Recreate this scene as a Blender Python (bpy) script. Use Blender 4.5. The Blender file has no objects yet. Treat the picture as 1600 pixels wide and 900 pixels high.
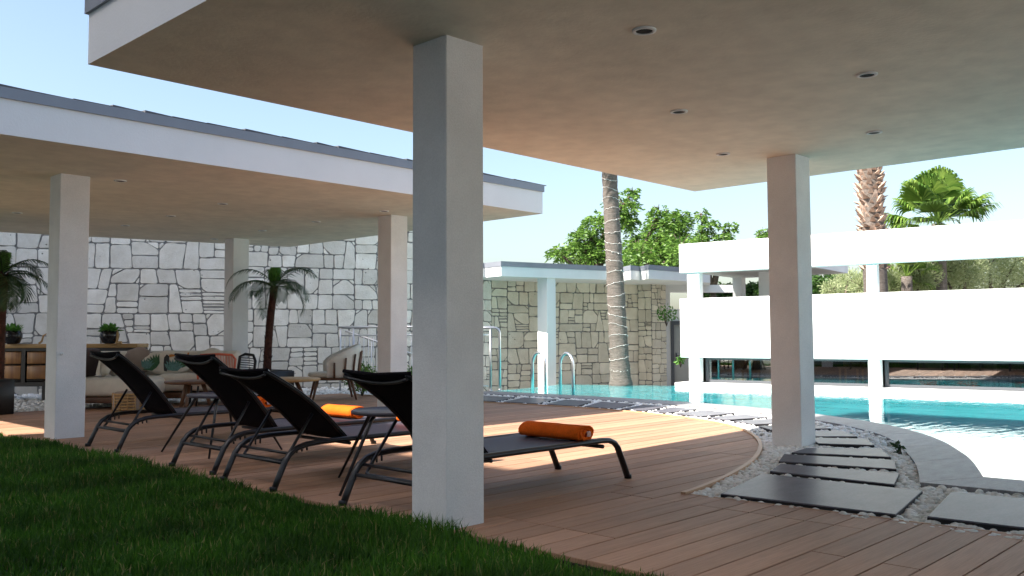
import bpy, bmesh, math, random
import numpy as np
from mathutils import Vector, Matrix
R_ = random.Random(7)
rng = np.random.default_rng(11)
sc = bpy.context.scene
col = sc.collection
PI = math.pi
# ------------------------------------------------------------------ camera
EYE = 1.15
FPX, PITCH, ROLL, YAW = 1392.85, 0.0554, -0.0039, 0.7614
def cam_axes():
    cp, sp = math.cos(PITCH), math.sin(PITCH)
    fw = Vector((math.cos(YAW)*cp, math.sin(YAW)*cp, sp))
    rt = Vector((math.sin(YAW), -math.cos(YAW), 0))
    up = rt.cross(fw)
    r2 = math.cos(ROLL)*rt + math.sin(ROLL)*up
    u2 = -math.sin(ROLL)*rt + math.cos(ROLL)*up
    return r2, u2, fw
CR, CU, CF = cam_axes()
camd = bpy.data.cameras.new('camera'); cam = bpy.data.objects.new('camera', camd); col.objects.link(cam)
cam.matrix_world = Matrix(((CR.x, CU.x, -CF.x, 0), (CR.y, CU.y, -CF.y, 0), (CR.z, CU.z, -CF.z, EYE), (0, 0, 0, 1)))
camd.lens = FPX/1600*36; camd.sensor_width = 36; camd.clip_end = 2000; camd.clip_start = 0.05
sc.camera = cam
# ------------------------------------------------------------------ light
SUN = Vector((-0.95, 0.25, 1.0)).normalized()
w = bpy.data.worlds.new('World'); sc.world = w; w.use_nodes = True
nt = w.node_tree; sky = nt.nodes.new('ShaderNodeTexSky'); sky.sky_type = 'NISHITA'; sky.sun_disc = False
sky.sun_elevation = math.asin(SUN.z); sky.sun_rotation = math.atan2(SUN.x, SUN.y)
sky.altitude = 0; sky.air_density = 1.15; sky.dust_density = 2.8; sky.ozone_density = 1.3
nt.links.new(sky.outputs[0], nt.nodes['Background'].inputs[0]); nt.nodes['Background'].inputs[1].default_value = 0.095
sd = bpy.data.lights.new('sun', 'SUN'); so = bpy.data.objects.new('sun', sd); col.objects.link(so)
sd.energy = 4.8; sd.angle = math.radians(0.55); sd.color = (1.0, 0.95, 0.87)
so.rotation_euler = SUN.to_track_quat('Z', 'Y').to_euler(); so.location = (-20, 8, 30)
sc.view_settings.view_transform = 'Standard'; sc.view_settings.look = 'None'
sc.view_settings.exposure = 1.6; sc.view_settings.gamma = 1.0
sc.cycles.max_bounces = 10; sc.cycles.diffuse_bounces = 5; sc.cycles.glossy_bounces = 4; sc.cycles.transparent_max_bounces = 16

# ------------------------------------------------------------------ helpers
FH = Vector((math.cos(YAW), math.sin(YAW), 0)); RH = Vector((math.sin(YAW), -math.cos(YAW), 0))
def at(px, depth, z=0.0):
    """ground place: depth metres ahead, sideways by the bearing px"""
    p = FH*depth + RH*((px-800)/FPX*depth); p.z = z; return p
def hgt(px, py, depth):
    d = CF + CR*((px-800)/FPX) - CU*((py-450)/FPX)
    return EYE + d.z*depth/(d.x*FH.x+d.y*FH.y)
def place(px, py, depth):
    p = at(px, depth); p.z = hgt(px, py, depth); return p

def link(o, parent=None):
    col.objects.link(o)
    if parent is not None: o.parent = parent
    return o
def tag(o, label=None, cat=None, group=None, kind=None):
    if label: o['label'] = label
    if cat: o['category'] = cat
    if group: o['group'] = group
    if kind: o['kind'] = kind
    return o
def empty(name, loc=(0, 0, 0), rz=0, **k):
    o = bpy.data.objects.new(name, None); o.location = loc; o.rotation_euler = (0, 0, rz); o.empty_display_size = .2
    link(o); return tag(o, **k)
def mesh_obj(name, me, mats, parent=None):
    o = bpy.data.objects.new(name, me)
    for m in (mats if isinstance(mats, (list, tuple)) else [mats]): me.materials.append(m)
    return link(o, parent)

class MB:
    """collects shapes; build() links them as one mesh object"""
    def __init__(s): s.v = []; s.f = []; s.m = []; s.s = []
    def add(s, vs, fs, mi=0, smooth=False):
        b = len(s.v); s.v += [tuple(p) for p in vs]
        for f in fs: s.f.append([b+i for i in f]); s.m.append(mi); s.s.append(smooth)
    def box(s, x0, y0, z0, x1, y1, z1, mi=0, mt=None):
        vs = [(x0,y0,z0),(x1,y0,z0),(x1,y1,z0),(x0,y1,z0),(x0,y0,z1),(x1,y0,z1),(x1,y1,z1),(x0,y1,z1)]
        if mt is not None: vs = [mt @ Vector(p) for p in vs]
        s.add(vs, [(3,2,1,0),(4,5,6,7),(0,1,5,4),(1,2,6,5),(2,3,7,6),(3,0,4,7)], mi)
    def rbox(s, x0, y0, z0, x1, y1, z1, r=.03, seg=3, mi=0, mt=None, puff=0):
        bm = bmesh.new(); bmesh.ops.create_cube(bm, size=1)
        for v in bm.verts:
            v.co = Vector(((x0+x1)/2+v.co.x*(x1-x0), (y0+y1)/2+v.co.y*(y1-y0), (z0+z1)/2+v.co.z*(z1-z0)))
        if puff:
            bmesh.ops.subdivide_edges(bm, edges=bm.edges[:], cuts=4, use_grid_fill=True)
            c = Vector(((x0+x1)/2, (y0+y1)/2, (z0+z1)/2)); h = Vector(((x1-x0)/2, (y1-y0)/2, (z1-z0)/2))
            for v in bm.verts:
                q = Vector(((v.co.x-c.x)/h.x, (v.co.y-c.y)/h.y, (v.co.z-c.z)/h.z))
                k = [abs(q.x), abs(q.y), abs(q.z)]
                for i in range(3):
                    j, l = (i+1) % 3, (i+2) % 3
                    f = (1-k[j]**2)*(1-k[l]**2)
                    v.co[i] = c[i] + q[i]*h[i]*(1-puff+puff*f) if True else 0
        else:
            bmesh.ops.bevel(bm, geom=bm.edges[:], offset=r, segments=seg, affect='EDGES', profile=.5)
        bm.verts.index_update()
        vs = [(mt @ v.co) if mt is not None else v.co.copy() for v in bm.verts]
        s.add(vs, [[v.index for v in f.verts] for f in bm.faces], mi, True); bm.free()
    def tube(s, pts, r, n=8, mi=0, caps=True, flat=1.0, closed=False):
        pts = [Vector(p) for p in pts]; N = len(pts)
        rs = r if isinstance(r, (list, tuple)) else [r]*N
        vs = []; ref = None
        for i, p in enumerate(pts):
            a = pts[max(i-1, 0)] if not closed else pts[i-1]; b = pts[min(i+1, N-1)] if not closed else pts[(i+1) % N]
            t = (b-a).normalized()
            if ref is None: ref = Vector((0, 0, 1)) if abs(t.z) < .9 else Vector((0, 1, 0))
            u = (ref-t*ref.dot(t)).normalized(); v = t.cross(u); ref = u
            for k in range(n):
                q = 2*PI*k/n; vs.append(p+u*(rs[i]*math.cos(q))+v*(rs[i]*flat*math.sin(q)))
        fs = []
        for i in range(N-1 if not closed else N):
            j = (i+1) % N
            for k in range(n):
                fs.append((i*n+k, i*n+(k+1) % n, j*n+(k+1) % n, j*n+k))
        if caps and not closed: fs += [list(range(n-1, -1, -1)), [(N-1)*n+k for k in range(n)]]
        s.add(vs, fs, mi, True)
    def lathe(s, prof, n=24, c=(0, 0, 0), mi=0, smooth=True):
        vs = []; c = Vector(c)
        for (r, z) in prof:
            for k in range(n):
                q = 2*PI*k/n; vs.append(c+Vector((r*math.cos(q), r*math.sin(q), z)))
        fs = []
        for i in range(len(prof)-1):
            for k in range(n): fs.append((i*n+k, i*n+(k+1) % n, (i+1)*n+(k+1) % n, (i+1)*n+k))
        fs += [list(range(n-1, -1, -1)), [(len(prof)-1)*n+k for k in range(n)]]
        s.add(vs, fs, mi, smooth)
    def prism(s, poly, z0, z1, mi=0, ch=0.0):
        n = len(poly)
        if ch:
            c = Vector((sum(p[0] for p in poly)/n, sum(p[1] for p in poly)/n))
            ins = inset(poly, ch)
            vs = [(p[0], p[1], z0) for p in poly]+[(p[0], p[1], z1-ch) for p in poly]+[(p[0], p[1], z1) for p in ins]
            fs = [list(range(n-1, -1, -1)), [2*n+i for i in range(n)]]
            for i in range(n):
                j = (i+1) % n; fs += [(i, j, n+j, n+i), (n+i, n+j, 2*n+j, 2*n+i)]
        else:
            vs = [(p[0], p[1], z0) for p in poly]+[(p[0], p[1], z1) for p in poly]
            fs = [list(range(n-1, -1, -1)), [n+i for i in range(n)]]+[(i, (i+1) % n, n+(i+1) % n, n+i) for i in range(n)]
        s.add(vs, fs, mi)
    def mesh(s, name):
        me = bpy.data.meshes.new(name); me.from_pydata(s.v, [], s.f)
        me.polygons.foreach_set('material_index', s.m); me.polygons.foreach_set('use_smooth', s.s)
        me.update(); return me
    def build(s, name, mats, parent=None, loc=None, rz=None):
        o = mesh_obj(name, s.mesh(name), mats, parent)
        if loc is not None: o.location = loc
        if rz is not None: o.rotation_euler = (0, 0, rz)
        return o
def inset(poly, d):
    """inset a ccw convex-ish polygon"""
    n = len(poly); out = []
    for i in range(n):
        p0, p1, p2 = Vector(poly[i-1][:2]), Vector(poly[i][:2]), Vector(poly[(i+1) % n][:2])
        e1 = (p1-p0); e2 = (p2-p1)
        if e1.length < 1e-6 or e2.length < 1e-6: out.append(tuple(p1)); continue
        e1.normalize(); e2.normalize()
        n1 = Vector((-e1.y, e1.x)); n2 = Vector((-e2.y, e2.x)); b = n1+n2
        if b.length < .2: out.append(tuple(p1+n1*d)); continue
        b = b/b.length; k = d/max(.35, b.dot(n1)); out.append(tuple(p1+b*k))
    return out
def np_mesh(name, V, F, mats, parent=None, smooth=False, mi=None):
    V = np.asarray(V, np.float32).reshape(-1, 3); F = np.asarray(F, np.int32); k = F.shape[1]
    me = bpy.data.meshes.new(name); me.vertices.add(len(V)); me.vertices.foreach_set('co', V.ravel())
    me.loops.add(F.size); me.loops.foreach_set('vertex_index', F.ravel())
    me.polygons.add(len(F)); me.polygons.foreach_set('loop_start', np.arange(0, F.size, k, dtype=np.int32))
    try: me.polygons.foreach_set('loop_total', np.full(len(F), k, np.int32))
    except Exception: pass
    if smooth: me.polygons.foreach_set('use_smooth', np.ones(len(F), bool))
    if mi is not None: me.polygons.foreach_set('material_index', np.asarray(mi, np.int32))
    me.update(calc_edges=True); return mesh_obj(name, me, mats, parent)
def arc(cx, cz, r, a0, a1, n=5):
    return [(cx+r*math.cos(a0+(a1-a0)*i/n), cz+r*math.sin(a0+(a1-a0)*i/n)) for i in range(n+1)]
def smooth_line(pts, n=4):
    """Catmull-Rom through 2D points"""
    out = []; P = [pts[0]]+list(pts)+[pts[-1]]
    for i in range(1, len(P)-2):
        p0, p1, p2, p3 = [np.array(P[j][:2], float) for j in (i-1, i, i+1, i+2)]
        for k in range(n):
            t = k/n
            out.append(tuple(.5*((2*p1)+(-p0+p2)*t+(2*p0-5*p1+4*p2-p3)*t*t+(-p0+3*p1-3*p2+p3)*t**3)))
    out.append(tuple(pts[-1][:2])); return out
def in_poly(x, y, poly):
    """vectorised point in polygon"""
    x = np.asarray(x); y = np.asarray(y); r = np.zeros(x.shape, bool); n = len(poly)
    for i in range(n):
        x1, y1 = poly[i]; x2, y2 = poly[(i+1) % n]
        if y1 == y2: continue
        c = ((y1 > y) != (y2 > y)) & (x < (x2-x1)*(y-y1)/(y2-y1)+x1); r ^= c
    return r

# ------------------------------------------------------------------ materials
def nodes(name):
    m = bpy.data.materials.new(name); m.use_nodes = True; t = m.node_tree
    return m, t, t.nodes['Principled BSDF'], t.nodes, t.links
def mat(name, c, rough=.6, var=0.0, vscale=3.0, bump=0.0, bscale=40.0, metal=0.0, spec=.5, c2=None, stretch=None,
        objvar=0.0, coat=0.0, bdist=.01, fine=0.0, fscale=120.0):
    m, t, b, N, L = nodes(name)
    b.inputs['Roughness'].default_value = rough; b.inputs['Metallic'].default_value = metal
    b.inputs['Specular IOR Level'].default_value = spec; b.inputs['Coat Weight'].default_value = coat
    b.inputs['Base Color'].default_value = (*c, 1)
    tc = N.new('ShaderNodeTexCoord'); src = tc.outputs['Object']
    if stretch:
        mp = N.new('ShaderNodeMapping'); mp.inputs['Scale'].default_value = stretch; L.new(src, mp.inputs['Vector']); src = mp.outputs[0]
    out = None
    if var or c2:
        n = N.new('ShaderNodeTexNoise'); n.inputs['Scale'].default_value = vscale; n.inputs['Detail'].default_value = 6; n.inputs['Roughness'].default_value = .62
        L.new(src, n.inputs['Vector'])
        r = N.new('ShaderNodeValToRGB'); r.color_ramp.elements[0].position = .3; r.color_ramp.elements[1].position = .7
        a = c2 if c2 else tuple(max(0, q*(1-var)) for q in c); e = c if c2 else tuple(min(1, q*(1+var)) for q in c)
        r.color_ramp.elements[0].color = (*a, 1); r.color_ramp.elements[1].color = (*e, 1)
        L.new(n.outputs['Fac'], r.inputs['Fac']); out = r.outputs['Color']
    if fine:
        n3 = N.new('ShaderNodeTexNoise'); n3.inputs['Scale'].default_value = fscale; n3.inputs['Detail'].default_value = 3; L.new(src, n3.inputs['Vector'])
        mr = N.new('ShaderNodeMapRange'); mr.inputs[1].default_value = .3; mr.inputs[2].default_value = .7; mr.inputs[3].default_value = 1-fine; mr.inputs[4].default_value = 1+fine
        L.new(n3.outputs['Fac'], mr.inputs[0])
        mx = N.new('ShaderNodeMix'); mx.data_type = 'RGBA'; mx.blend_type = 'MULTIPLY'; mx.inputs['Factor'].default_value = 1
        if out is None:
            mx.inputs[6].default_value = (*c, 1)
        else: L.new(out, mx.inputs[6])
        L.new(mr.outputs[0], mx.inputs[7]); out = mx.outputs[2]
    if objvar:
        oi = N.new('ShaderNodeObjectInfo'); hs = N.new('ShaderNodeHueSaturation')
        mr = N.new('ShaderNodeMapRange'); mr.inputs[3].default_value = 1-objvar; mr.inputs[4].default_value = 1+objvar
        L.new(oi.outputs['Random'], mr.inputs[0]); L.new(mr.outputs[0], hs.inputs['Value'])
        if out is None: hs.inputs['Color'].default_value = (*c, 1)
        else: L.new(out, hs.inputs['Color'])
        out = hs.outputs['Color']
    if out is not None: L.new(out, b.inputs['Base Color'])
    if bump:
        n2 = N.new('ShaderNodeTexNoise'); n2.inputs['Scale'].default_value = bscale; n2.inputs['Detail'].default_value = 5; L.new(src, n2.inputs['Vector'])
        bp = N.new('ShaderNodeBump'); bp.inputs['Strength'].default_value = bump; bp.inputs['Distance'].default_value = bdist
        L.new(n2.outputs['Fac'], bp.inputs['Height']); L.new(bp.outputs[0], b.inputs['Normal'])
    return m
M = {}
M['stucco'] = mat('stucco', (.76, .745, .73), .9, var=.075, vscale=2.0, bump=.6, bscale=120, bdist=.005, spec=.2, fine=.05, fscale=90)
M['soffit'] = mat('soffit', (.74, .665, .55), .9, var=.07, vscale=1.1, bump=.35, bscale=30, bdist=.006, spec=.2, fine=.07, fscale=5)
M['fascia'] = mat('fascia', (.76, .75, .74), .85, var=.035, vscale=1.2, bump=.3, bscale=60, bdist=.006, spec=.2)
M['white'] = mat('white_paint', (.76, .76, .75), .8, var=.05, vscale=.7, stretch=(1.5, 1.5, .5), bump=.15, bscale=50, bdist=.005, spec=.3)
M['flashing'] = mat('flashing', (.22, .235, .27), .45, var=.08, vscale=2, metal=.2)
M['slate'] = mat('slate', (.07, .07, .08), .8, var=.3, vscale=6, objvar=.3)
M['deck'] = mat('deck_board', (.45, .262, .168), .58, c2=(.35, .19, .115), vscale=2.2, stretch=(.35, 9, 1), bump=.35, bscale=30, bdist=.003, objvar=.15, spec=.2, fine=.14, fscale=14)
M['deckbase'] = mat('deck_joist', (.03, .02, .015), .9)
M['trim'] = mat('edge_trim', (.50, .29, .16), .5, var=.12, vscale=3, bump=.2, bscale=20)
M['tile'] = mat('porcelain_tile', (.105, .102, .12), .37, c2=(.15, .145, .165), vscale=2.2, stretch=(1, 3, 1), bump=.15, bscale=18, bdist=.002, spec=.06, objvar=.12, fine=.12, fscale=30)
M['tileside'] = mat('tile_edge', (.015, .013, .014), .8)
M['coping'] = mat('coping_stone', (.30, .295, .30), .5, c2=(.17, .165, .17), vscale=2.6, stretch=(1.5, 4, 1), bump=.25, bscale=15, bdist=.003, objvar=.06, spec=.25, fine=.16, fscale=22)
M['bed'] = mat('bed_soil', (.12, .11, .095), .95, var=.3, vscale=9)
M['chrome'] = mat('steel', (.74, .73, .72), .3, metal=1.0)
M['mortar'] = mat('mortar', (.23, .22, .21), .95, var=.25, vscale=7, bump=.5, bscale=50)
M['metal'] = mat('dark_metal', (.009, .008, .010), .35, spec=.5, bump=.06, bscale=200)
M['bolt'] = mat('bolt', (.5, .5, .5), .25, metal=1)
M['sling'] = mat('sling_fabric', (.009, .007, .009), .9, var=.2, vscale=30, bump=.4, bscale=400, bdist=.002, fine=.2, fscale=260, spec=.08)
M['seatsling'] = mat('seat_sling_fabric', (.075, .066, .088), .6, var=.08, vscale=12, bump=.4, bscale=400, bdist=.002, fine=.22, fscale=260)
M['tabletop'] = mat('table_top', (.06, .055, .07), .4, var=.15, vscale=9)
M['towel'] = mat('towel', (.82, .135, .012), .95, var=.12, vscale=9, bump=1.0, bscale=160, bdist=.006, spec=.1, fine=.15, fscale=140)
M['label'] = mat('towel_tag', (.75, .6, .55), .8, c2=(.6, .2, .12), vscale=60)
M['wood'] = mat('walnut', (.16, .075, .035), .45, c2=(.09, .04, .02), vscale=5, stretch=(1, 1, .2), bump=.1, bscale=40)
M['oak'] = mat('oak', (.52, .33, .14), .5, c2=(.40, .23, .09), vscale=4, stretch=(.4, 5, 5))
M['copper'] = mat('veneer_panel', (.42, .20, .06), .38, c2=(.16, .06, .02), vscale=2.5, stretch=(6, 6, .25), spec=.6)
M['black'] = mat('black_lacquer', (.012, .010, .010), .4)
M['cream'] = mat('cream_fabric', (.70, .64, .55), .95, var=.06, vscale=8, bump=.4, bscale=250, bdist=.002, spec=.15)
M['taupe'] = mat('taupe_fabric', (.34, .27, .23), .95, var=.1, vscale=9, bump=.4, bscale=250, bdist=.002, spec=.15)
M['brown'] = mat('brown_fabric', (.06, .035, .03), .9, var=.1, vscale=9)
M['coral'] = mat('coral_cord', (.62, .14, .08), .8, var=.1, vscale=20)
M['leafprint'] = mat('print_green', (.05, .13, .06), .9, var=.3, vscale=30)
M['tealprint'] = mat('print_teal', (.12, .24, .22), .9, var=.3, vscale=30)
M['orange'] = mat('print_orange', (.55, .22, .06), .9)
M['glaze'] = mat('black_glaze', (.012, .010, .012), .18)
M['marble'] = mat('white_top', (.7, .7, .69), .35, var=.05, vscale=5)
M['frame'] = mat('window_frame', (.075, .08, .09), .45)
M['door'] = mat('door_panel', (.36, .36, .34), .6, var=.04, vscale=3)
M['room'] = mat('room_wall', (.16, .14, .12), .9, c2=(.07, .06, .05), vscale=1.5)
M['soil'] = mat('soil', (.05, .04, .03), .95, var=.3, vscale=14)
M['ground'] = mat('ground', (.40, .38, .34), .95, c2=(.30, .28, .25), vscale=.4)
M['lawn'] = mat('lawn_soil', (.015, .03, .008), .95, c2=(.03, .045, .012), vscale=5)
M['basin'] = mat('basin', (.10, .42, .45), .6)
M['dark'] = mat('dark_void', (.006, .006, .006), .9)
M['occluder'] = mat('occluder_wall', (.78, .77, .76), .9, var=.04, vscale=1, bump=.2, bscale=20)  # kept pale so the unseen blocks bounce fill light onto the columns
M['hglass'] = mat('occluder_glass', (.03, .035, .04), .08, spec=.8)

def pebble_mat():
    m, t, b, N, L = nodes('pebble')
    g = N.new('ShaderNodeNewGeometry'); r = N.new('ShaderNodeValToRGB')
    r.color_ramp.elements[0].color = (.52, .50, .45, 1); r.color_ramp.elements[1].color = (.90, .89, .86, 1)
    e = r.color_ramp.elements.new(.12); e.color = (.74, .71, .66, 1)
    L.new(g.outputs['Random Per Island'], r.inputs[0])
    n = N.new('ShaderNodeTexNoise'); n.inputs['Scale'].default_value = 30; n.inputs['Detail'].default_value = 4
    tc = N.new('ShaderNodeTexCoord'); L.new(tc.outputs['Object'], n.inputs['Vector'])
    mr = N.new('ShaderNodeMapRange'); mr.inputs[1].default_value = .3; mr.inputs[2].default_value = .6; mr.inputs[3].default_value = .75; mr.inputs[4].default_value = 1.05
    L.new(n.outputs['Fac'], mr.inputs[0])
    mx = N.new('ShaderNodeMix'); mx.data_type = 'RGBA'; mx.blend_type = 'MULTIPLY'; mx.inputs['Factor'].default_value = 1
    L.new(r.outputs[0], mx.inputs[6]); L.new(mr.outputs[0], mx.inputs[7]); L.new(mx.outputs[2], b.inputs['Base Color'])
    b.inputs['Roughness'].default_value = .7; return m
M['pebble'] = pebble_mat()

def stone_mat(name, c, pit):
    m, t, b, N, L = nodes(name)
    tc = N.new('ShaderNodeTexCoord'); oi = N.new('ShaderNodeObjectInfo')
    add = N.new('ShaderNodeVectorMath'); add.operation = 'ADD'
    mul = N.new('ShaderNodeVectorMath'); mul.operation = 'SCALE'; mul.inputs[3].default_value = 40
    cb = N.new('ShaderNodeCombineXYZ')
    for i in range(3): L.new(oi.outputs['Random'], cb.inputs[i])
    L.new(cb.outputs[0], mul.inputs[0]); L.new(tc.outputs['Object'], add.inputs[0]); L.new(mul.outputs[0], add.inputs[1])
    n = N.new('ShaderNodeTexNoise'); n.inputs['Scale'].default_value = 2.5; n.inputs['Detail'].default_value = 7; n.inputs['Roughness'].default_value = .65
    L.new(add.outputs[0], n.inputs['Vector'])
    r = N.new('ShaderNodeValToRGB'); r.color_ramp.elements[0].position = .3; r.color_ramp.elements[1].position = .65
    r.color_ramp.elements[0].color = (c[0]*.80, c[1]*.78, c[2]*.74, 1); r.color_ramp.elements[1].color = (*c, 1)
    L.new(n.outputs['Fac'], r.inputs[0])
    vo = N.new('ShaderNodeTexVoronoi'); vo.inputs['Scale'].default_value = 10; L.new(add.outputs[0], vo.inputs['Vector'])
    n2 = N.new('ShaderNodeTexNoise'); n2.inputs['Scale'].default_value = 3.1; L.new(add.outputs[0], n2.inputs['Vector'])
    ms = N.new('ShaderNodeMath'); ms.operation = 'ADD'; L.new(vo.outputs['Distance'], ms.inputs[0])
    m2 = N.new('ShaderNodeMapRange'); m2.inputs[1].default_value = .42; m2.inputs[2].default_value = .72; m2.inputs[3].default_value = .28; m2.inputs[4].default_value = -.12
    L.new(n2.outputs['Fac'], m2.inputs[0]); L.new(m2.outputs[0], ms.inputs[1])
    m3 = N.new('ShaderNodeMapRange'); m3.inputs[1].default_value = .03; m3.inputs[2].default_value = .16; m3.inputs[3].default_value = 0; m3.inputs[4].default_value = 1
    L.new(ms.outputs[0], m3.inputs[0])
    mx = N.new('ShaderNodeMix'); mx.data_type = 'RGBA'; L.new(m3.outputs[0], mx.inputs['Factor'])
    mx.inputs[6].default_value = (*pit, 1); L.new(r.outputs[0], mx.inputs[7])
    hs = N.new('ShaderNodeHueSaturation'); mr = N.new('ShaderNodeMapRange'); mr.inputs[3].default_value = .80; mr.inputs[4].default_value = 1.10
    L.new(oi.outputs['Random'], mr.inputs[0]); L.new(mr.outputs[0], hs.inputs['Value']); L.new(mx.outputs[2], hs.inputs['Color'])
    L.new(hs.outputs[0], b.inputs['Base Color']); b.inputs['Roughness'].default_value = .9; b.inputs['Specular IOR Level'].default_value = .2
    n4 = N.new('ShaderNodeTexNoise'); n4.inputs['Scale'].default_value = 28; n4.inputs['Detail'].default_value = 5; L.new(add.outputs[0], n4.inputs['Vector'])
    ad = N.new('ShaderNodeMath'); ad.operation = 'ADD'; L.new(n4.outputs['Fac'], ad.inputs[0]); L.new(m3.outputs[0], ad.inputs[1])
    bp = N.new('ShaderNodeBump'); bp.inputs['Strength'].default_value = .7; bp.inputs['Distance'].default_value = .015
    L.new(ad.outputs[0], bp.inputs['Height']); L.new(bp.outputs[0], b.inputs['Normal'])
    return m
M['stone'] = stone_mat('travertine', (.83, .785, .715), (.17, .15, .12))
M['stone2'] = stone_mat('sandstone', (.76, .695, .575), (.20, .17, .11))

def leaf_mat(name, ca, cb_, trans=.35, rough=.45):
    m = bpy.data.materials.new(name); m.use_nodes = True; t = m.node_tree; N = t.nodes; L = t.links
    b = N['Principled BSDF']; g = N.new('ShaderNodeNewGeometry'); r = N.new('ShaderNodeValToRGB')
    r.color_ramp.elements[0].color = (*ca, 1); r.color_ramp.elements[1].color = (*cb_, 1)
    L.new(g.outputs['Random Per Island'], r.inputs[0]); L.new(r.outputs[0], b.inputs['Base Color']); b.inputs['Roughness'].default_value = rough
    b.inputs['Specular IOR Level'].default_value = .35
    tr = N.new('ShaderNodeBsdfTranslucent'); L.new(r.outputs[0], tr.inputs['Color'])
    mx = N.new('ShaderNodeMixShader'); mx.inputs[0].default_value = trans
    L.new(b.outputs[0], mx.inputs[1]); L.new(tr.outputs[0], mx.inputs[2]); L.new(mx.outputs[0], N['Material Output'].inputs['Surface'])
    return m
M['leaf'] = leaf_mat('broad_leaf', (.045, .12, .015), (.19, .33, .06))
M['leafd'] = leaf_mat('dark_leaf', (.025, .07, .012), (.07, .15, .03))
M['olive'] = leaf_mat('olive_leaf', (.26, .33, .14), (.52, .56, .34), .45)
M['palmleaf'] = leaf_mat('fan_leaf', (.06, .15, .02), (.28, .40, .08), .45)
M['feather'] = leaf_mat('feather_leaf', (.02, .05, .02), (.06, .11, .04), .25)
M['shoot'] = leaf_mat('young_leaf', (.07, .20, .03), (.14, .32, .06), .3)
M['grass'] = leaf_mat('grass_blade', (.022, .082, .005), (.075, .19, .012), .35, .6)
ge = [n for n in M['grass'].node_tree.nodes if n.type == 'VALTORGB'][0].color_ramp.elements
gt = M['grass'].node_tree; gn = gt.nodes.new('ShaderNodeTexNoise'); gn.inputs['Scale'].default_value = 1.6; gn.inputs['Detail'].default_value = 4
gc = gt.nodes.new('ShaderNodeTexCoord'); gt.links.new(gc.outputs['Object'], gn.inputs['Vector']); gm = gt.nodes.new('ShaderNodeMapRange')
gm.inputs[1].default_value = .35; gm.inputs[2].default_value = .65; gm.inputs[3].default_value = .55; gm.inputs[4].default_value = 1.25; gt.links.new(gn.outputs['Fac'], gm.inputs[0])
gx = gt.nodes.new('ShaderNodeMix'); gx.data_type = 'RGBA'; gx.blend_type = 'MULTIPLY'; gx.inputs['Factor'].default_value = 1
gr = [n for n in gt.nodes if n.type == 'VALTORGB'][0]; gt.links.new(gr.outputs[0], gx.inputs[6]); gt.links.new(gm.outputs[0], gx.inputs[7])
gt.links.new(gx.outputs[2], gt.nodes['Principled BSDF'].inputs['Base Color']); gt.links.new(gx.outputs[2], [n for n in gt.nodes if n.type == 'BSDF_TRANSLUCENT'][0].inputs['Color'])
ge[1].position = .93; ge.new(.97).color = (.30, .26, .09, 1)
M['bark'] = mat('bark', (.13, .10, .07), .9, c2=(.06, .045, .03), vscale=6, bump=.8, bscale=20)
M['palmbark'] = mat('palm_bark', (.19, .16, .14), .9, c2=(.085, .068, .055), vscale=3, stretch=(2, 2, 14), bump=.9, bscale=9, bdist=.03, fine=.2, fscale=12)
M['fibre'] = mat('palm_fibre', (.10, .035, .02), .95, c2=(.035, .012, .008), vscale=14, bump=1, bscale=50, bdist=.03)
M['boot'] = mat('leaf_base', (.66, .52, .42), .85, c2=(.28, .17, .12), vscale=7, bump=.6, bscale=25)

def glass_mat():
    m = bpy.data.materials.new('window_glass'); m.use_nodes = True; t = m.node_tree; N = t.nodes; L = t.links
    N.remove(N['Principled BSDF'])
    fr = N.new('ShaderNodeFresnel'); fr.inputs[0].default_value = 1.55
    gl = N.new('ShaderNodeBsdfGlossy'); gl.inputs['Roughness'].default_value = .01; gl.inputs['Color'].default_value = (1, 1, 1, 1)
    tr = N.new('ShaderNodeBsdfTransparent'); tr.inputs[0].default_value = (.62, .66, .66, 1)
    ma = N.new('ShaderNodeMath'); ma.operation = 'MULTIPLY_ADD'; ma.inputs[1].default_value = 1.6; ma.inputs[2].default_value = .12; ma.use_clamp = True
    L.new(fr.outputs[0], ma.inputs[0])
    mx = N.new('ShaderNodeMixShader'); L.new(ma.outputs[0], mx.inputs[0]); L.new(tr.outputs[0], mx.inputs[1]); L.new(gl.outputs[0], mx.inputs[2])
    L.new(mx.outputs[0], N['Material Output'].inputs['Surface']); return m
M['glass'] = glass_mat()

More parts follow.
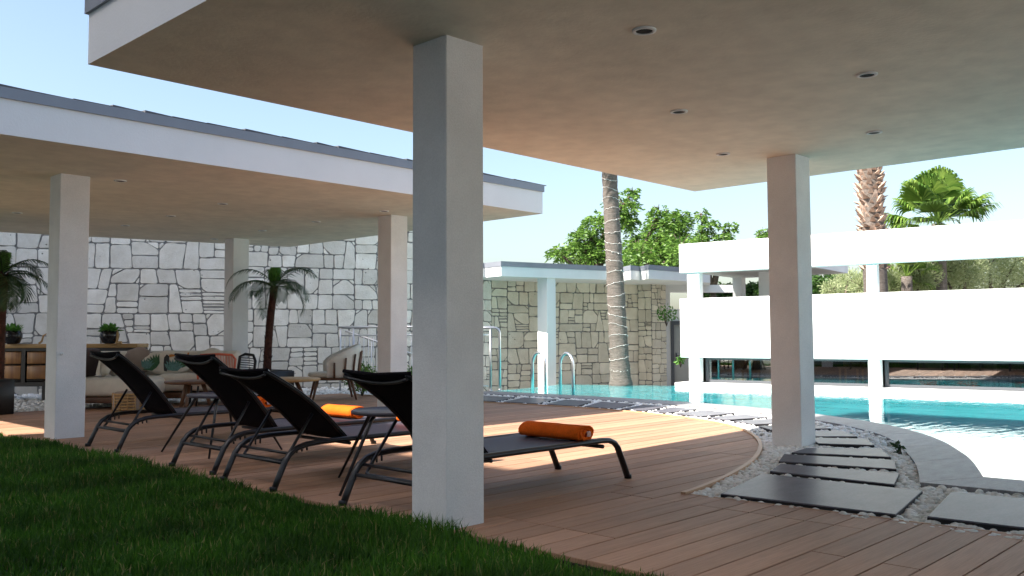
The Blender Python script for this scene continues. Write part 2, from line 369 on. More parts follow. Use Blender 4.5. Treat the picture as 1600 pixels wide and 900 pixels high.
def water_mat():
    m, t, b, N, L = nodes('pool_water')
    tc = N.new('ShaderNodeTexCoord')
    n = N.new('ShaderNodeTexNoise'); n.inputs['Scale'].default_value = .8; n.inputs['Detail'].default_value = 4; L.new(tc.outputs['Object'], n.inputs['Vector'])
    r = N.new('ShaderNodeValToRGB'); r.color_ramp.elements[0].position = .35; r.color_ramp.elements[1].position = .7
    r.color_ramp.elements[0].color = (.03, .27, .31, 1); r.color_ramp.elements[1].color = (.07, .42, .45, 1)
    mp2 = N.new('ShaderNodeMapping'); mp2.inputs['Rotation'].default_value = (0, 0, YAW); mp2.inputs['Scale'].default_value = (1.6, .35, 1); L.new(tc.outputs['Object'], mp2.inputs['Vector'])
    n5 = N.new('ShaderNodeTexNoise'); n5.inputs['Scale'].default_value = 2.2; n5.inputs['Detail'].default_value = 5; L.new(mp2.outputs[0], n5.inputs['Vector'])  # stretched noise: ripple streaks and sparkle painted into the water colour
    ad = N.new('ShaderNodeMath'); ad.operation = 'MULTIPLY_ADD'; ad.inputs[1].default_value = .6; L.new(n5.outputs['Fac'], ad.inputs[0])
    m6 = N.new('ShaderNodeMath'); m6.operation = 'MULTIPLY'; m6.inputs[1].default_value = .5; L.new(n.outputs['Fac'], m6.inputs[0]); L.new(m6.outputs[0], ad.inputs[2])
    L.new(ad.outputs[0], r.inputs[0]); L.new(r.outputs[0], b.inputs['Base Color'])
    b.inputs['Subsurface Weight'].default_value = .85; b.inputs['Subsurface Radius'].default_value = (.5, 1.0, 1.0); b.inputs['Subsurface Scale'].default_value = 1.6
    b.inputs['Roughness'].default_value = .03; b.inputs['IOR'].default_value = 1.36
    mp = N.new('ShaderNodeMapping'); mp.inputs['Rotation'].default_value = (0, 0, YAW); mp.inputs['Scale'].default_value = (.7, 2.2, 1)
    L.new(tc.outputs['Object'], mp.inputs['Vector'])
    w1 = N.new('ShaderNodeTexNoise'); w1.inputs['Scale'].default_value = 3.4; w1.inputs['Detail'].default_value = 2.5; L.new(mp.outputs[0], w1.inputs['Vector'])
    bp = N.new('ShaderNodeBump'); bp.inputs['Strength'].default_value = .09; bp.inputs['Distance'].default_value = .05
    L.new(w1.outputs['Fac'], bp.inputs['Height']); L.new(bp.outputs[0], b.inputs['Normal'])
    return m
M['water'] = water_mat()

# ------------------------------------------------------------------ terrain
g = MB(); g.box(-400, -400, -1.2, 400, 400, -.60); tag(g.build('ground', M['ground']), kind='structure')
LAWN = [(3.64, -4), (3.64, 17.5), (-5.6, 17.5), (-5.6, -4)]
g = MB(); g.prism(LAWN, -.6, -.05); tag(g.build('lawn', M['lawn']), kind='structure')

# deck outline: right edge X as a function of Y
EDGE = smooth_line([(6.02, -2.4), (5.80, 1.46), (5.73, 2.6), (5.66, 3.66)], 3)
CURVE = smooth_line([(5.67, 3.67), (6.03, 3.725), (6.68, 3.87), (7.57, 4.15), (8.49, 4.56), (9.27, 5.02), (10.02, 5.62), (10.54, 6.26), (10.93, 7.0),
                     (11.18, 7.8), (11.30, 8.6), (11.34, 9.3), (11.32, 10.1), (11.20, 11.3), (11.0, 12.9), (10.95, 14), (11.1, 15.6)], 4)
YS = np.array([p[1] for p in EDGE+CURVE]); XS = np.array([p[0] for p in EDGE+CURVE])
def xb(y): return float(np.interp(y, YS, XS))
deck = MB(); deck.prism([(3.64, -2.4)]+[(xb(y)-.03, y) for y in np.arange(-2.4, 15.61, .15)]+[(3.64, 15.6)], -.3, -.032)
deck_o = tag(deck.build('deck', M['deckbase']), kind='structure')
PITCHB = .19; y = -2.36; row = 0; nb = 0
y0s = []
while y < 15.4: y0s.append(y); y += PITCHB
jrand = random.Random(3); curj = 7.0
for row, y in enumerate(y0s):
    ya, yb_ = y, y+PITCHB-.010
    if row % 5 == 0: curj = jrand.uniform(5.6, 8.3)
    end = [(xb(yy)-.008-(0.035 if yy > 3.7 else 0), yy) for yy in np.linspace(ya, yb_, 6)]
    cuts = []
    ym = (ya+yb_)/2
    if 2.2 < ym < 4.02: cuts = [4.15, 5.345] if ym > 3.05 else [5.345]
    elif ym <= 2.2: cuts = [4.62] if row % 2 else []
    else: cuts = [curj]
    xs = [3.645]+cuts
    for i, xa in enumerate(xs):
        last = i == len(xs)-1
        if last: poly = [(xa+.003, ya)]+end+[(xa+.003, yb_)]
        else: poly = [(xa+.003, ya), (xs[i+1]-.003, ya), (xs[i+1]-.003, yb_), (xa+.003, yb_)]
        b = MB(); dz = R_.uniform(-.0012, .0012)
        if ym < 7 and not last: b.prism(poly, -.028, dz, ch=.0035)
        else: b.prism(poly, -.028, dz)
        b.build('board', M['deck'], deck_o); nb += 1
def ribbon(name, line, wd, z0, z1, m, parent):
    b = MB(); n = len(line)
    for i in range(n-1):
        p, q = Vector(line[i]), Vector(line[i+1])
        def nr(j):
            a = Vector(line[max(j-1, 0)]); c = Vector(line[min(j+1, n-1)]); t = (c-a).normalized(); return Vector((t.y, -t.x))
        na, nb_ = nr(i), nr(i+1)
        b.prism([tuple(p), tuple(p+na*wd), tuple(q+nb_*wd), tuple(q)], z0, z1)
    return b.build(name, m, parent)
ribbon('edge_trim', [(x-.035, y) for x, y in CURVE if y < 15.3], .04, -.14, .016, M['trim'], deck_o)
ribbon('edge_trim', [(x, y) for x, y in EDGE], .02, -.12, .001, M['trim'], deck_o)

# pool, coping
WATER_EDGE = smooth_line([(7.87, 2.26), (8.88, 2.65), (9.57, 2.98), (10.31, 3.38), (11.08, 3.93), (11.78, 4.62), (12.42, 5.55), (12.95, 6.6), (13.25, 7.6),
                          (13.42, 8.5), (13.52, 9.4), (13.58, 10.3), (13.56, 11.3), (13.52, 12.4), (13.5, 13.5)], 4)
INNER = smooth_line([(7.25, 2.54), (8.15, 2.88), (9.01, 3.27), (9.94, 3.75), (10.66, 4.27), (11.40, 5.05), (11.88, 5.8), (12.30, 6.6), (12.58, 7.5),
                     (12.76, 8.4), (12.86, 9.4), (12.90, 10.4), (12.88, 11.4), (12.82, 12.4), (12.72, 13.5)], 4)
wpoly = [(8.15, -2.6), (7.90, 1.9)]+WATER_EDGE+[(13.85, 13.72), (15.6, 14.0), (16.8, 14.35), (17.6, 13.0), (17.95, 12.0), (18.45, 11.7), (20.1, -2.6)]
g = MB(); g.prism(wpoly, -.35, -.012); pool = tag(g.build('pool_water', M['water']), kind='structure')
g = MB(); g.prism([(7.5, -2.7), (7.5, 2.2), (13.1, 13.6), (15.5, 14.15), (16.85, 14.5), (17.9, 12.4), (20.3, 11.7), (20.4, -2.7)], -.6, -.36)
tag(g.build('pool_shell', M['basin']), kind='structure')
cop = MB(); cop.prism([(7.55, -2.6), (8.1, -2.6), (7.85, 2.2), (7.35, 2.4)], -.3, -.06); cop_o = tag(cop.build('pool_coping', M['tileside']), kind='structure')
# straight run then curved run, cut into slabs with fine joints
def slab_part(poly, z0, z1, name, parent, mats):
    b = MB(); b.prism(poly, z0, z1, 0, ch=.003); o = b.build(name, mats, parent)
    return o
yy = [2.54, 1.35, .1, -1.2, -2.6]
for i in range(4):
    ya, yb_ = yy[i], yy[i+1]
    def xi(y): return 7.25+(2.54-y)*.067
    def xo(y): return 7.87+(2.26-y)*.067
    slab_part([(xi(yb_), yb_+.004), (xo(yb_), yb_+.004), (xo(ya if i else 2.26), ya if i else 2.26), (xi(ya), ya)], -.055, .014, 'coping_slab', cop_o, M['coping'])
k = 0; STEP = 5
while k < len(INNER)-1:
    e = min(k+STEP, len(INNER)-1)
    inn = INNER[k:e+1]; out = WATER_EDGE[k:e+1]
    p = list(inn)+list(reversed(out)); p = list(reversed(p))
    # pull the ends in for the joint
    p2 = []
    for q in p: p2.append(q)
    c = Vector((sum(a[0] for a in p)/len(p), sum(a[1] for a in p)/len(p)))
    p2 = [tuple(c+(Vector(q)-c)*.9985) for q in p2]
    slab_part(p2, -.055, .014, 'coping_slab', cop_o, M['coping']); k = e

# stepping slabs
path = MB(); path.prism([(5.6, -2.5), (7.6, -2.5), (7.28, 2.5)]+INNER+[(13.0, 13.6), (13.4, 19.6), (3.7, 23.5), (3.7, 15.55), (11.1, 15.5)]+list(reversed([(x-.02, y) for x, y in CURVE])), -.3, -.075)
path_o = tag(path.build('pebble_path', M['bed']), kind='structure')
TILES = [[(5.84, 3.46), (5.92, 2.23), (6.96, 2.42), (6.92, 3.70)], [(5.99, 2.06), (6.09, .78), (7.17, .92), (7.06, 2.25)], [(6.11, .62), (6.2, -.7), (7.28, -.6), (7.19, .76)],
         [(7.09, 3.72), (7.10, 2.68), (7.70, 2.86), (7.56, 3.86)], [(7.70, 3.95), (7.93, 2.97), (8.50, 3.20), (8.20, 4.15)],
         [(8.36, 4.15), (8.68, 3.30), (9.25, 3.62), (8.80, 4.20)], [(9.26, 4.28), (9.50, 3.78), (10.05, 4.08), (9.72, 4.62)],
         [(9.62, 4.92), (10.2, 4.25), (10.68, 4.66), (10.02, 5.22)], [(10.22, 5.34), (10.86, 4.86), (11.22, 5.32), (10.54, 5.68)],
         [(10.72, 5.84), (11.36, 5.50), (11.68, 6.0), (10.96, 6.27)], [(11.04, 6.42), (11.78, 6.2), (12.0, 6.68), (11.2, 6.82)],
         [(11.26, 6.98), (12.08, 6.9), (12.28, 7.5), (11.46, 7.56)], [(11.5, 7.70), (12.36, 7.72), (12.48, 8.24), (11.6, 8.04)],
         [(11.62, 8.18), (12.52, 8.40), (12.58, 8.9), (11.62, 8.66)], [(11.62, 8.82), (12.6, 9.08), (12.66, 9.88), (11.62, 9.42)],
         [(11.62, 9.6), (12.66, 10.05), (12.66, 10.72), (11.60, 10.28)], [(11.6, 10.46), (12.64, 10.92), (12.6, 11.7), (11.52, 11.2)],
         [(11.5, 11.38), (12.56, 11.9), (12.5, 12.7), (11.34, 12.2)], [(11.3, 12.4), (12.45, 12.9), (12.3, 13.6), (11.2, 13.1)]]
TS = .983
TILES = [[(x*TS, y*TS) for x, y in t] for t in TILES]
for t in TILES:
    b = MB(); b.prism(t, -.045, .012, 1); b.prism(inset(t, .002), .0125, .021, 0, ch=.002); b.build('paving_slab', [M['tile'], M['tileside']], path_o)

# pebbles
def ico(sub):
    bm = bmesh.new(); bmesh.ops.create_icosphere(bm, subdivisions=sub, radius=1)
    bm.verts.index_update(); V = np.array([v.co[:] for v in bm.verts]); F = np.array([[v.index for v in f.verts] for f in bm.faces]); bm.free(); return V, F
def scatter_pebbles(name, pts, rmin, rmax, sub, zoff):
    V, F = ico(sub); n = len(pts)
    r = rng.uniform(rmin, rmax, n); s = np.stack([r*rng.uniform(.8, 1.25, n), r*rng.uniform(.7, 1.0, n), r*rng.uniform(.5, .75, n)], 1)
    a = rng.uniform(0, 2*PI, n); tl = rng.uniform(-.5, .5, n)
    P = V[None]*s[:, None, :]
    P = P*(1+.14*np.sin(V[None, :, :]*3+rng.uniform(0, 6, (n, 1, 3))))
    c, sn = np.cos(tl)[:, None], np.sin(tl)[:, None]
    x, z = P[..., 0]*c-P[..., 2]*sn, P[..., 0]*sn+P[..., 2]*c; P[..., 0], P[..., 2] = x, z
    c, sn = np.cos(a)[:, None], np.sin(a)[:, None]
    x, y = P[..., 0]*c-P[..., 1]*sn, P[..., 0]*sn+P[..., 1]*c; P[..., 0], P[..., 1] = x, y
    P += np.stack([pts[:, 0], pts[:, 1], zoff+rng.uniform(-.012, .02, n)], 1)[:, None]
    FF = F[None]+(np.arange(n)*len(V))[:, None, None]
    return np_mesh(name, P.reshape(-1, 3), FF.reshape(-1, 3), M['pebble'], smooth=True)
bandpoly = [(5.62, -2.4), (7.5, -2.4), (7.26, 2.5)]+INNER+[(12.6, 13.5), (13.2, 15.0), (11.5, 15.5)]+list(reversed([(x+.02, y) for x, y in CURVE+[]]))+[(5.68, 3.6)]
def sample(n, x0, x1, y0, y1, poly, tiles, m=.0):
    x = rng.uniform(x0, x1, n); y = rng.uniform(y0, y1, n); k = in_poly(x, y, poly)
    for t in tiles: k &= ~in_poly(x, y, inset(list(reversed(t)) if area(t) < 0 else t, .015))
    return np.stack([x[k], y[k]], 1)
def area(t): return sum(t[i-1][0]*t[i][1]-t[i][0]*t[i-1][1] for i in range(len(t)))/2
near = sample(19000, 5.6, 9.6, 0.2, 5.2, bandpoly, TILES)
far = sample(36000, 5.6, 13.3, 0.2, 15.4, bandpoly, TILES)
far = far[(far[:, 0] > 9.6) | (far[:, 1] < .2)]
far = far[:7500]
p1 = scatter_pebbles('white_pebbles', near, .024, .046, 2, -.036)
p2 = scatter_pebbles('white_pebbles', far, .028, .05, 1, -.026)
tag(p1, 'white rounded pebbles around the dark stepping slabs beside the near column', 'pebbles', kind='stuff')
tag(p2, 'white pebbles between the far slabs along the curve of the pool', 'pebbles', kind='stuff')
backpoly = [(3.8, 15.65), (11.1, 15.6), (11.05, 13.9), (12.2, 15.0), (12.6, 17.4), (5.0, 21.0), (3.8, 21.0)]
bk = sample(16000, 3.8, 12.8, 13.9, 21, backpoly, [])[:5200]
p3 = scatter_pebbles('white_pebbles', bk, .035, .065, 1, -.03)
tag(p3, 'strip of white pebbles at the foot of the long stone wall', 'pebbles', kind='stuff')

# ------------------------------------------------------------------ pavilions
ZS = 3.09
def column(x0, y0, parent, zt=ZS, zb=-.3, s=.335, m='stucco', nm='column'):
    b = MB(); b.rbox(x0, y0, zb, x0+s, y0+s, zt+.002, r=.006, seg=1); o = b.build(nm, M[m], parent)
    for p in o.data.polygons: p.use_smooth = False
    return o
def downlight(x, y, parent, r=.075):
    b = MB(); n = 20; vs = []; prof = [(r, 0), (r*.98, -.008), (r*.70, -.010), (r*.64, 0), (r*.60, .03)]
    b.lathe([(r, .004), (r*.98, -.010), (r*.72, -.012), (r*.68, -.006)], 20, (0, 0, 0), 0)
    b.lathe([(r*.70, -.007), (r*.5, -.0075), (.01, -.008)], 20, (0, 0, 0), 1)
    return b.build('downlight', [M['white'], M['dark']], parent, loc=(x, y, ZS))
def pavilion(name, x0, x1, y0, y1, back, cols, lights, label, zr=.35, fall=0.0):
    p = empty(name, ((x0+x1)/2, (y0+y1)/2, 0), label=label, cat='pavilion')
    c = p.location
    def L(x, y): return (x-c.x, y-c.y)
    poly = [L(*q) for q in back]
    b = MB(); b.prism(poly, ZS, ZS+zr); roof = b.build('roof_slab', [M['fascia'], M['soffit']], p)
    drop = lambda ob: [setattr(v.co, 'z', v.co.z-fall*(8.9-c.x-v.co.x)) for v in ob.data.vertices]
    drop(roof)
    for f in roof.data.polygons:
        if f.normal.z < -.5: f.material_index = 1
    b = MB(); n = len(poly)
    ex = [tuple(v) for v in inset(poly, -.022)]
    b.prism(ex, ZS+zr-.005, ZS+zr+.10); drop(b.build('roof_flashing', M['flashing'], p))
    for (x, y) in cols: column(x-c.x, y-c.y, p, ZS-fall*(8.9-x)+(.02 if fall else 0), s=.32 if x < 3.7 and fall else .335)
    for (x, y) in lights:
        d_ = downlight(x-c.x, y-c.y, p); d_.location.z -= fall*(8.9-x); d_.rotation_euler = (0, -math.atan(fall), 0)
    return p, L
NB = [(2.30, -3.2), (10.38, -3.2), (10.38, 6.47), (2.30, 6.11)]
near_p, Ln = pavilion('near_pavilion', 2.43, 10.38, -3.2, 6.47, NB, [(3.62, 4.00), (8.885, 4.295), (3.62, -1.0), (8.885, -.9)],
    [(4.43, 3.10), (6.35, 4.10), (8.30, 4.82), (6.41, 2.535), (8.43, 3.28), (4.3, 1.4), (6.5, .9), (8.5, 1.2)],
    'flat roofed white pavilion overhead with the big rough column in front of the camera', fall=.0155)
FB = [(1.25, 9.24), (10.42, 9.26), (10.40, 16.45), (5.0, 17.85), (1.25, 18.8)]
far_p, Lf = pavilion('far_pavilion', 1.25, 10.42, 9.24, 18.8, FB, [(3.845, 10.95), (8.78, 10.99), (8.70, 15.72), (3.9, 15.72)],
    [(4.536, 10.95), (6.352, 11.798), (6.412, 13.544), (6.413, 15.236), (8.452, 10.75), (8.431, 12.532), (8.453, 14.254), (8.503, 16.097), (4.595, 14.839)],
    'flat roofed white pavilion over the lounge seating in front of the stone wall')
# slate chips lying along the far pavilion's roof edge
rr = random.Random(5); x = 1.4
while x < 10.2:
    w_ = rr.uniform(.28, .52); b = MB(); h = rr.uniform(.012, .03); t = rr.uniform(-.01, .03)
    b.add([(0, 0, 0), (w_, 0, 0), (w_, .3, .02), (0, .3, .02), (0, 0, h), (w_, 0, h*.25+.004), (w_, .3, h*.25+.024), (0, .3, h+.02)],
          [(3,2,1,0),(4,5,6,7),(0,1,5,4),(1,2,6,5),(2,3,7,6),(3,0,4,7)])
    b.build('roof_slate', M['slate'], far_p, loc=(*Lf(x, 9.25+t), ZS+.455)); x += w_-.02
# small hook on the left column
b = MB(); b.rbox(-.02, -.012, -.015, .02, .0, .015, r=.004, seg=1); b.tube([(0, -.01, 0), (0, -.035, -.005), (0, -.04, .02)], .005, 6)
b.build('wall_hook', M['white'], far_p, loc=(*Lf(3.90, 10.948), .98))

# ------------------------------------------------------------------ stone walls
def split(poly, a, b_):
    """split a convex polygon by the line through a, b_"""
    L1, L2 = [], []; n = len(poly); dx, dy = b_[0]-a[0], b_[1]-a[1]
    def sd_(p): return dx*(p[1]-a[1])-dy*(p[0]-a[0])
    for i in range(n):
        p, q = poly[i], poly[(i+1) % n]; s, t = sd_(p), sd_(q)
        if s >= 0: L1.append(p)
        if s <= 0: L2.append(p)
        if s*t < 0:
            k = s/(s-t); m = (p[0]+(q[0]-p[0])*k, p[1]+(q[1]-p[1])*k); L1.append(m); L2.append(m)
    return L1, L2
def bbox(p): xs = [a[0] for a in p]; ys = [a[1] for a in p]; return min(xs), min(ys), max(xs), max(ys)
def rubble(W, H, size, seed):
    """opus-incertum like pattern: blocks of stones with level beds, raking joints and small fillers"""
    r = random.Random(seed); out = []
    def rec(poly, depth):
        x0, y0, x1, y1 = bbox(poly); w_, h = x1-x0, y1-y0; A = abs(area(poly))
        lim = size*size*r.choice([.35, .7, .8, 1.1, 1.3])
        if A < lim or min(w_, h) < size*.42:
            out.append(poly); return
        if w_ > h*r.uniform(.95, 1.35):
            f = r.uniform(.3, .7); xm = x0+w_*f; sl = r.choice([0, 0, 0, 1, -1])*r.uniform(.03, .13)*h
            a, b_ = split(poly, (xm-sl, y0), (xm+sl, y1))
        else:
            f = r.uniform(.32, .68); ym = y0+h*f; sl = r.uniform(-.008, .008)*w_
            a, b_ = split(poly, (x0, ym-sl), (x1, ym+sl))
        for q in (a, b_):
            if len(q) > 2: rec(q, depth+1)
    y = 0; rowi = 0
    while y < H-.02:
        h = min(size*r.uniform(1.7, 2.5), H-y)
        if H-y-h < size*.6: h = H-y
        x = -size*r.uniform(0, 1.2)
        prev = 0
        while x < W:
            w_ = size*r.uniform(1.6, 2.9); sl = r.uniform(-.06, .06)*h
            x2 = x+w_
            if W-x2 < size*.7: x2 = W; sl = 0
            p = [(x-prev, y), (x2-sl, y), (x2+sl, y+h), (x+prev, y+h)]
            # clip left
            if p[0][0] < 0 or p[3][0] < 0:
                a, b_ = split(p, (0, 0), (0, 1)); c = [q for q in (a, b_) if len(q) > 2 and bbox(q)[2] > .02 and bbox(q)[0] > -.01]
                p = c[0] if c else None
            if p: rec(p, 0)
            x = x2; prev = sl
        y += h
    # corner cuts: knock a corner off a big stone and fill it with little ones
    res = []
    for p in out:
        A = abs(area(p)); n = len(p)
        if A > size*size*.55 and r.random() < .62:
            for _ in range(r.choice([1, 1, 2])):
                n = len(p); i = r.randrange(n); P0, P1, P2 = p[i-1], p[i], p[(i+1) % n]
                l1 = math.dist(P0, P1); l2 = math.dist(P1, P2)
                if min(l1, l2) < size*.35: continue
                kk = r.uniform(.14, .36)*size*1.2; f1 = min(.55, kk*r.uniform(.7, 1.3)/l1); f2 = min(.55, kk*r.uniform(.7, 1.3)/l2)
                a = (P1[0]+(P0[0]-P1[0])*f1, P1[1]+(P0[1]-P1[1])*f1); c = (P1[0]+(P2[0]-P1[0])*f2, P1[1]+(P2[1]-P1[1])*f2)
                res.append([a, P1, c]); p = p[:i]+[a, c]+p[i+1:] if i else [a, c]+p[1:]
        elif size*size*.12 < A < size*size*.45 and r.random() < .2:
            x0, y0, x1, y1 = bbox(p); k = r.choice([2, 2, 3])
            for j in range(1, k):
                a, b_ = split(p, (x0, y0+(y1-y0)*j/k), (x1, y0+(y1-y0)*j/k+r.uniform(-.01, .01)))
                if len(b_) > 2: res.append(b_)
                p = a
                if len(p) < 3: break
            if len(p) < 3: continue
        res.append(p)
    return [q for q in res if abs(area(q)) > .0012]
def chaikin(p, lim):
    out = []; n = len(p)
    for i in range(n):
        a, b_ = Vector(p[i]), Vector(p[(i+1) % n]); l = (b_-a).length
        if l < .02: out.append(tuple((a+b_)/2)); continue
        k = min(.3, lim/l); out += [tuple(a.lerp(b_, k)), tuple(a.lerp(b_, 1-k))]
    return out
def stone_wall(p0, p1, z0, z1, size, seed, gap, name, label, m='stone', thick=.35):
    W = math.dist(p0[:2], p1[:2]); ang = math.atan2(p1[1]-p0[1], p1[0]-p0[0])
    t = empty(name, (p0[0], p0[1], 0), ang, label=label, cat='stone wall')
    b = MB(); b.box(0, 0, z0, W, thick, z1); b.build('mortar_backing', M['mortar'], t)
    sts = rubble(W, z1-z0, size, seed)
    sts.sort(key=lambda q: -abs(area(q)))
    r = random.Random(seed+1); extra = MB(); ne = 0
    for i, q in enumerate(sts):
        if area(q) < 0: q = list(reversed(q))
        # roughen long edges a little
        qq = []
        for j in range(len(q)):
            a, c = q[j], q[(j+1) % len(q)]; qq.append(a); l = math.dist(a, c)
            if l > size*.5:
                for k in (.33, .67):
                    o = r.uniform(-.016, .016)*size*1.6; nx, ny = (c[1]-a[1])/l, -(c[0]-a[0])/l
                    qq.append((a[0]+(c[0]-a[0])*k+nx*o, a[1]+(c[1]-a[1])*k+ny*o))
        p = inset(qq, gap)
        if i < 240: p = chaikin(p, .03)
        if area(p) < .0006: continue
        ch = min(.006, gap); p2 = inset(p, ch)
        d = .024+r.uniform(-.010, .012); n = len(p); tl = r.uniform(-.004, .004)
        vs = [(a[0], .002, a[1]+z0) for a in p]+[(a[0], -d+ch, a[1]+z0) for a in p]+[(a[0], -d+tl*(k % 2), a[1]+z0) for k, a in enumerate(p2)]
        fs = [[2*n+k for k in range(n)]]
        for k in range(n):
            l = (k+1) % n; fs += [(k, l, n+l, n+k), (n+k, n+l, 2*n+l, 2*n+k)]
        if i < 296:
            s = MB(); s.add(vs, fs); s.build('stone', M[m], t)
        else: extra.add(vs, fs); ne += 1
    if ne: tag(extra.build('small_stones', M[m], t), kind='stuff')
    return t
WA = at(-120, 19.0); WB = at(352, 20.6); WC = at(700, 22.6); WD = at(767, 23.9); WE = at(997, 26.2); WG = at(1040, 26.3)
stone_wall(WA, WB, -.3, 4.3, .56, 21, .012, 'stone_wall', 'long pale stone wall behind the sofa and sideboard, left of the white column')
stone_wall(WB, WC, -.3, 4.3, .50, 22, .011, 'stone_wall', 'pale stone wall behind the potted palm and the steel railing')
stone_wall(WC, WD, -.6, 2.67, .40, 23, .010, 'stone_wall', 'low piece of stone wall at the foot of the steel posts, half behind the big column')
stone_wall(WD, at(792, 24.2), -.6, 2.70, .40, 27, .011, 'stone_wall', 'narrow strip of squared stones beside the curved steel handrail', 'stone2')
stone_wall(at(792, 24.25), WE, -.6, 2.72, .45, 24, .011, 'stone_wall', 'yellowish stone wall behind the pool ladder and the ringed palm trunk', 'stone2')
stone_wall(at(997, 26.15), at(1018, 25.9), -.6, 2.72, .36, 25, .009, 'stone_wall', 'narrow pier of squared stones right of the ringed palm trunk', 'stone2')
stone_wall(at(1018, 25.9), WG, -.6, 2.72, .30, 26, .008, 'stone_wall', 'stone pier directly left of the dark framed door', 'stone2')

# ------------------------------------------------------------------ covered walkway behind the pool
t = empty('covered_walkway', at(900, 22.5), label='low white roof with grey edge over the stone wall behind the pool ladder', cat='roof')
c = t.location.copy()
A0 = at(700, 22.0); A1 = at(757, 22.7); A2 = at(783, 22.15); A3 = at(975, 24.1); A4 = at(986, 23.6); A5 = at(1001, 24.0); A6 = at(1014, 23.4); A7 = at(1110, 25.3)
B0 = at(1110, 29.5); B1 = at(700, 28.5)
rp = [A0, A1, A2, A3, A4, A5, A6, A7, B0, B1]
poly = [(p.x-c.x, p.y-c.y) for p in rp]
if area(poly) < 0: poly.reverse()
b = MB(); b.prism(poly, 2.68, 2.925); b.build('roof_slab', M['white'], t)
b = MB(); b.prism(inset(poly, -.015), 2.92, 3.05); b.build('roof_flashing', M['flashing'], t)
q = at(854, 23.15); o = column(q.x-c.x-.17, q.y-c.y-.17, t, 2.69, -.6, .34, 'white')
# door in the end wall
t = empty('door_wall', at(1079, 26.6), math.atan2(RH.y, RH.x)+.12, label='pale wall with a grey door, seen left of the white poolside building', cat='wall')
b = MB(); b.box(-.75, .02, -.6, -.62, .3, 2.7); b.box(-.75, .02, 1.62, 1.5, .3, 1.98); b.box(.48, .02, -.6, 1.5, .3, 1.7); b.box(-.75, .0, 2.48, 1.5, .3, 2.7)
b.build('wall', M['fascia'], t)
b = MB(); b.box(-.62, -.03, -.6, -.53, .12, 1.62); b.box(.40, -.03, -.6, .48, .12, 1.62); b.box(-.53, -.03, 1.50, .40, .12, 1.62); b.build('door_frame', M['frame'], t)
b = MB(); b.rbox(-.525, .04, -.6, .395, .09, 1.495, r=.004, seg=1); dr = b.build('door', M['door'], t)
b = MB(); b.rbox(-.47, .0, .42, -.43, .045, .68, r=.008, seg=2); b.tube([(-.45, .0, .6), (-.45, -.045, .6), (-.34, -.05, .6)], .011, 8); b.build('handle', M['frame'], dr)

# ------------------------------------------------------------------ white poolside building
YB = -.1201; bn = Vector((math.cos(YB), -math.sin(YB), 0)); bd = Vector((math.sin(YB), math.cos(YB), 0))
t = empty('poolside_building', tuple(bn*19.2+bd*3), 0, label='long white building with a low strip of windows across the pool', cat='building')
# local frame: x = away from the pool (n), y = along (d)
t.rotation_euler = (0, 0, -YB if False else math.atan2(bn.y, bn.x))
def S(s): return s-3.0
sL, sR = 9.40, -6.0
b = MB(); b.rbox(0, S(sR), .665, .30, S(sL), 2.045, r=.008, seg=1); b.build('lower_wall', M['white'], t)
b = MB(); b.rbox(-.004, S(sR), 2.65, .26, S(sL), 3.335, r=.008, seg=1); b.build('parapet_beam', M['white'], t)
b = MB(); b.box(.262, S(6.5), 2.70, 3.4, S(sL)-.006, 3.2); b.build('roof_slab', M['white'], t)
b = MB(); b.rbox(-.12, S(sR), -.02, .55, S(sL+.1), .082, r=.006, seg=1); b.build('sill', M['white'], t)
b = MB(); b.box(.04, S(sR), -.6, 3.4, S(sL), -.03); b.build('base', M['frame'], t)
for s0, s1 in ((9.20, 8.94), (5.17, 4.94), (.75, .52), (-3.4, -3.63)):
    b = MB(); b.box(.03, S(s1), .083, .24, S(s0), .663); b.build('post', M['white'], t)
for s0, s1 in ((9.22, 8.92), (5.16, 4.96), (.75, .55), (-3.4, -3.6)):
    b = MB(); b.box(.04, S(s1), 2.046, .25, S(s0), 2.649); b.build('post', M['white'], t)
for s0, s1, x in ((9.3, 9.05, 2.9), (8.05, 7.75, 1.5)):
    b = MB(); b.box(x, S(s1), -.1, x+.25, S(s0), 2.699); b.build('post', M['white'], t)
for s0, s1 in ((8.92, 5.19), (4.92, .77), (.50, -3.38)):
    fr = MB(); a, e = S(s1), S(s0); X = .33
    for q in ((a, .085, a+.07, .66), (e-.07, .085, e, .66)): fr.box(X, q[0], q[1], X+.07, q[2], q[3])
    fr.box(X, a+.07, .085, X+.07, e-.07, .15); fr.box(X, a+.07, .61, X+.07, e-.07, .66)
    wf = fr.build('window', M['frame'], t)
    g = MB(); g.box(X+.03, a+.072, .152, X+.04, e-.072, .608); g.build('pane', M['glass'], wf)
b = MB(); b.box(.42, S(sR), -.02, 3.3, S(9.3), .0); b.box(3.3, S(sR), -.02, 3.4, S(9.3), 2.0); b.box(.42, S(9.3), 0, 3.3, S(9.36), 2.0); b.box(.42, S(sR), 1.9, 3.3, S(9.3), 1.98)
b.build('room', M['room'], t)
for s, h, d in ((8.3, .55, 1.5), (7.1, .4, 1.2), (6.2, .7, 2.2), (4.3, .6, 1.2), (3.4, .45, 1.9), (2.7, .65, 2.4), (1.6, .5, 1.3)):
    b = MB(); b.rbox(d, S(s)-.25, h*.55, d+.5, S(s)+.25, h*.62, r=.01, seg=1)
    for q in ((0, -.22), (.44, -.22), (0, .18), (.44, .18)): b.box(d+q[0], S(s)+q[1], 0, d+q[0]+.04, S(s)+q[1]+.04, h*.55)
    b.box(d+.45, S(s)-.25, h*.62, d+.5, S(s)+.25, h*1.2); b.build('indoor_chair', M['oak' if s > 6 else 'taupe'], t)

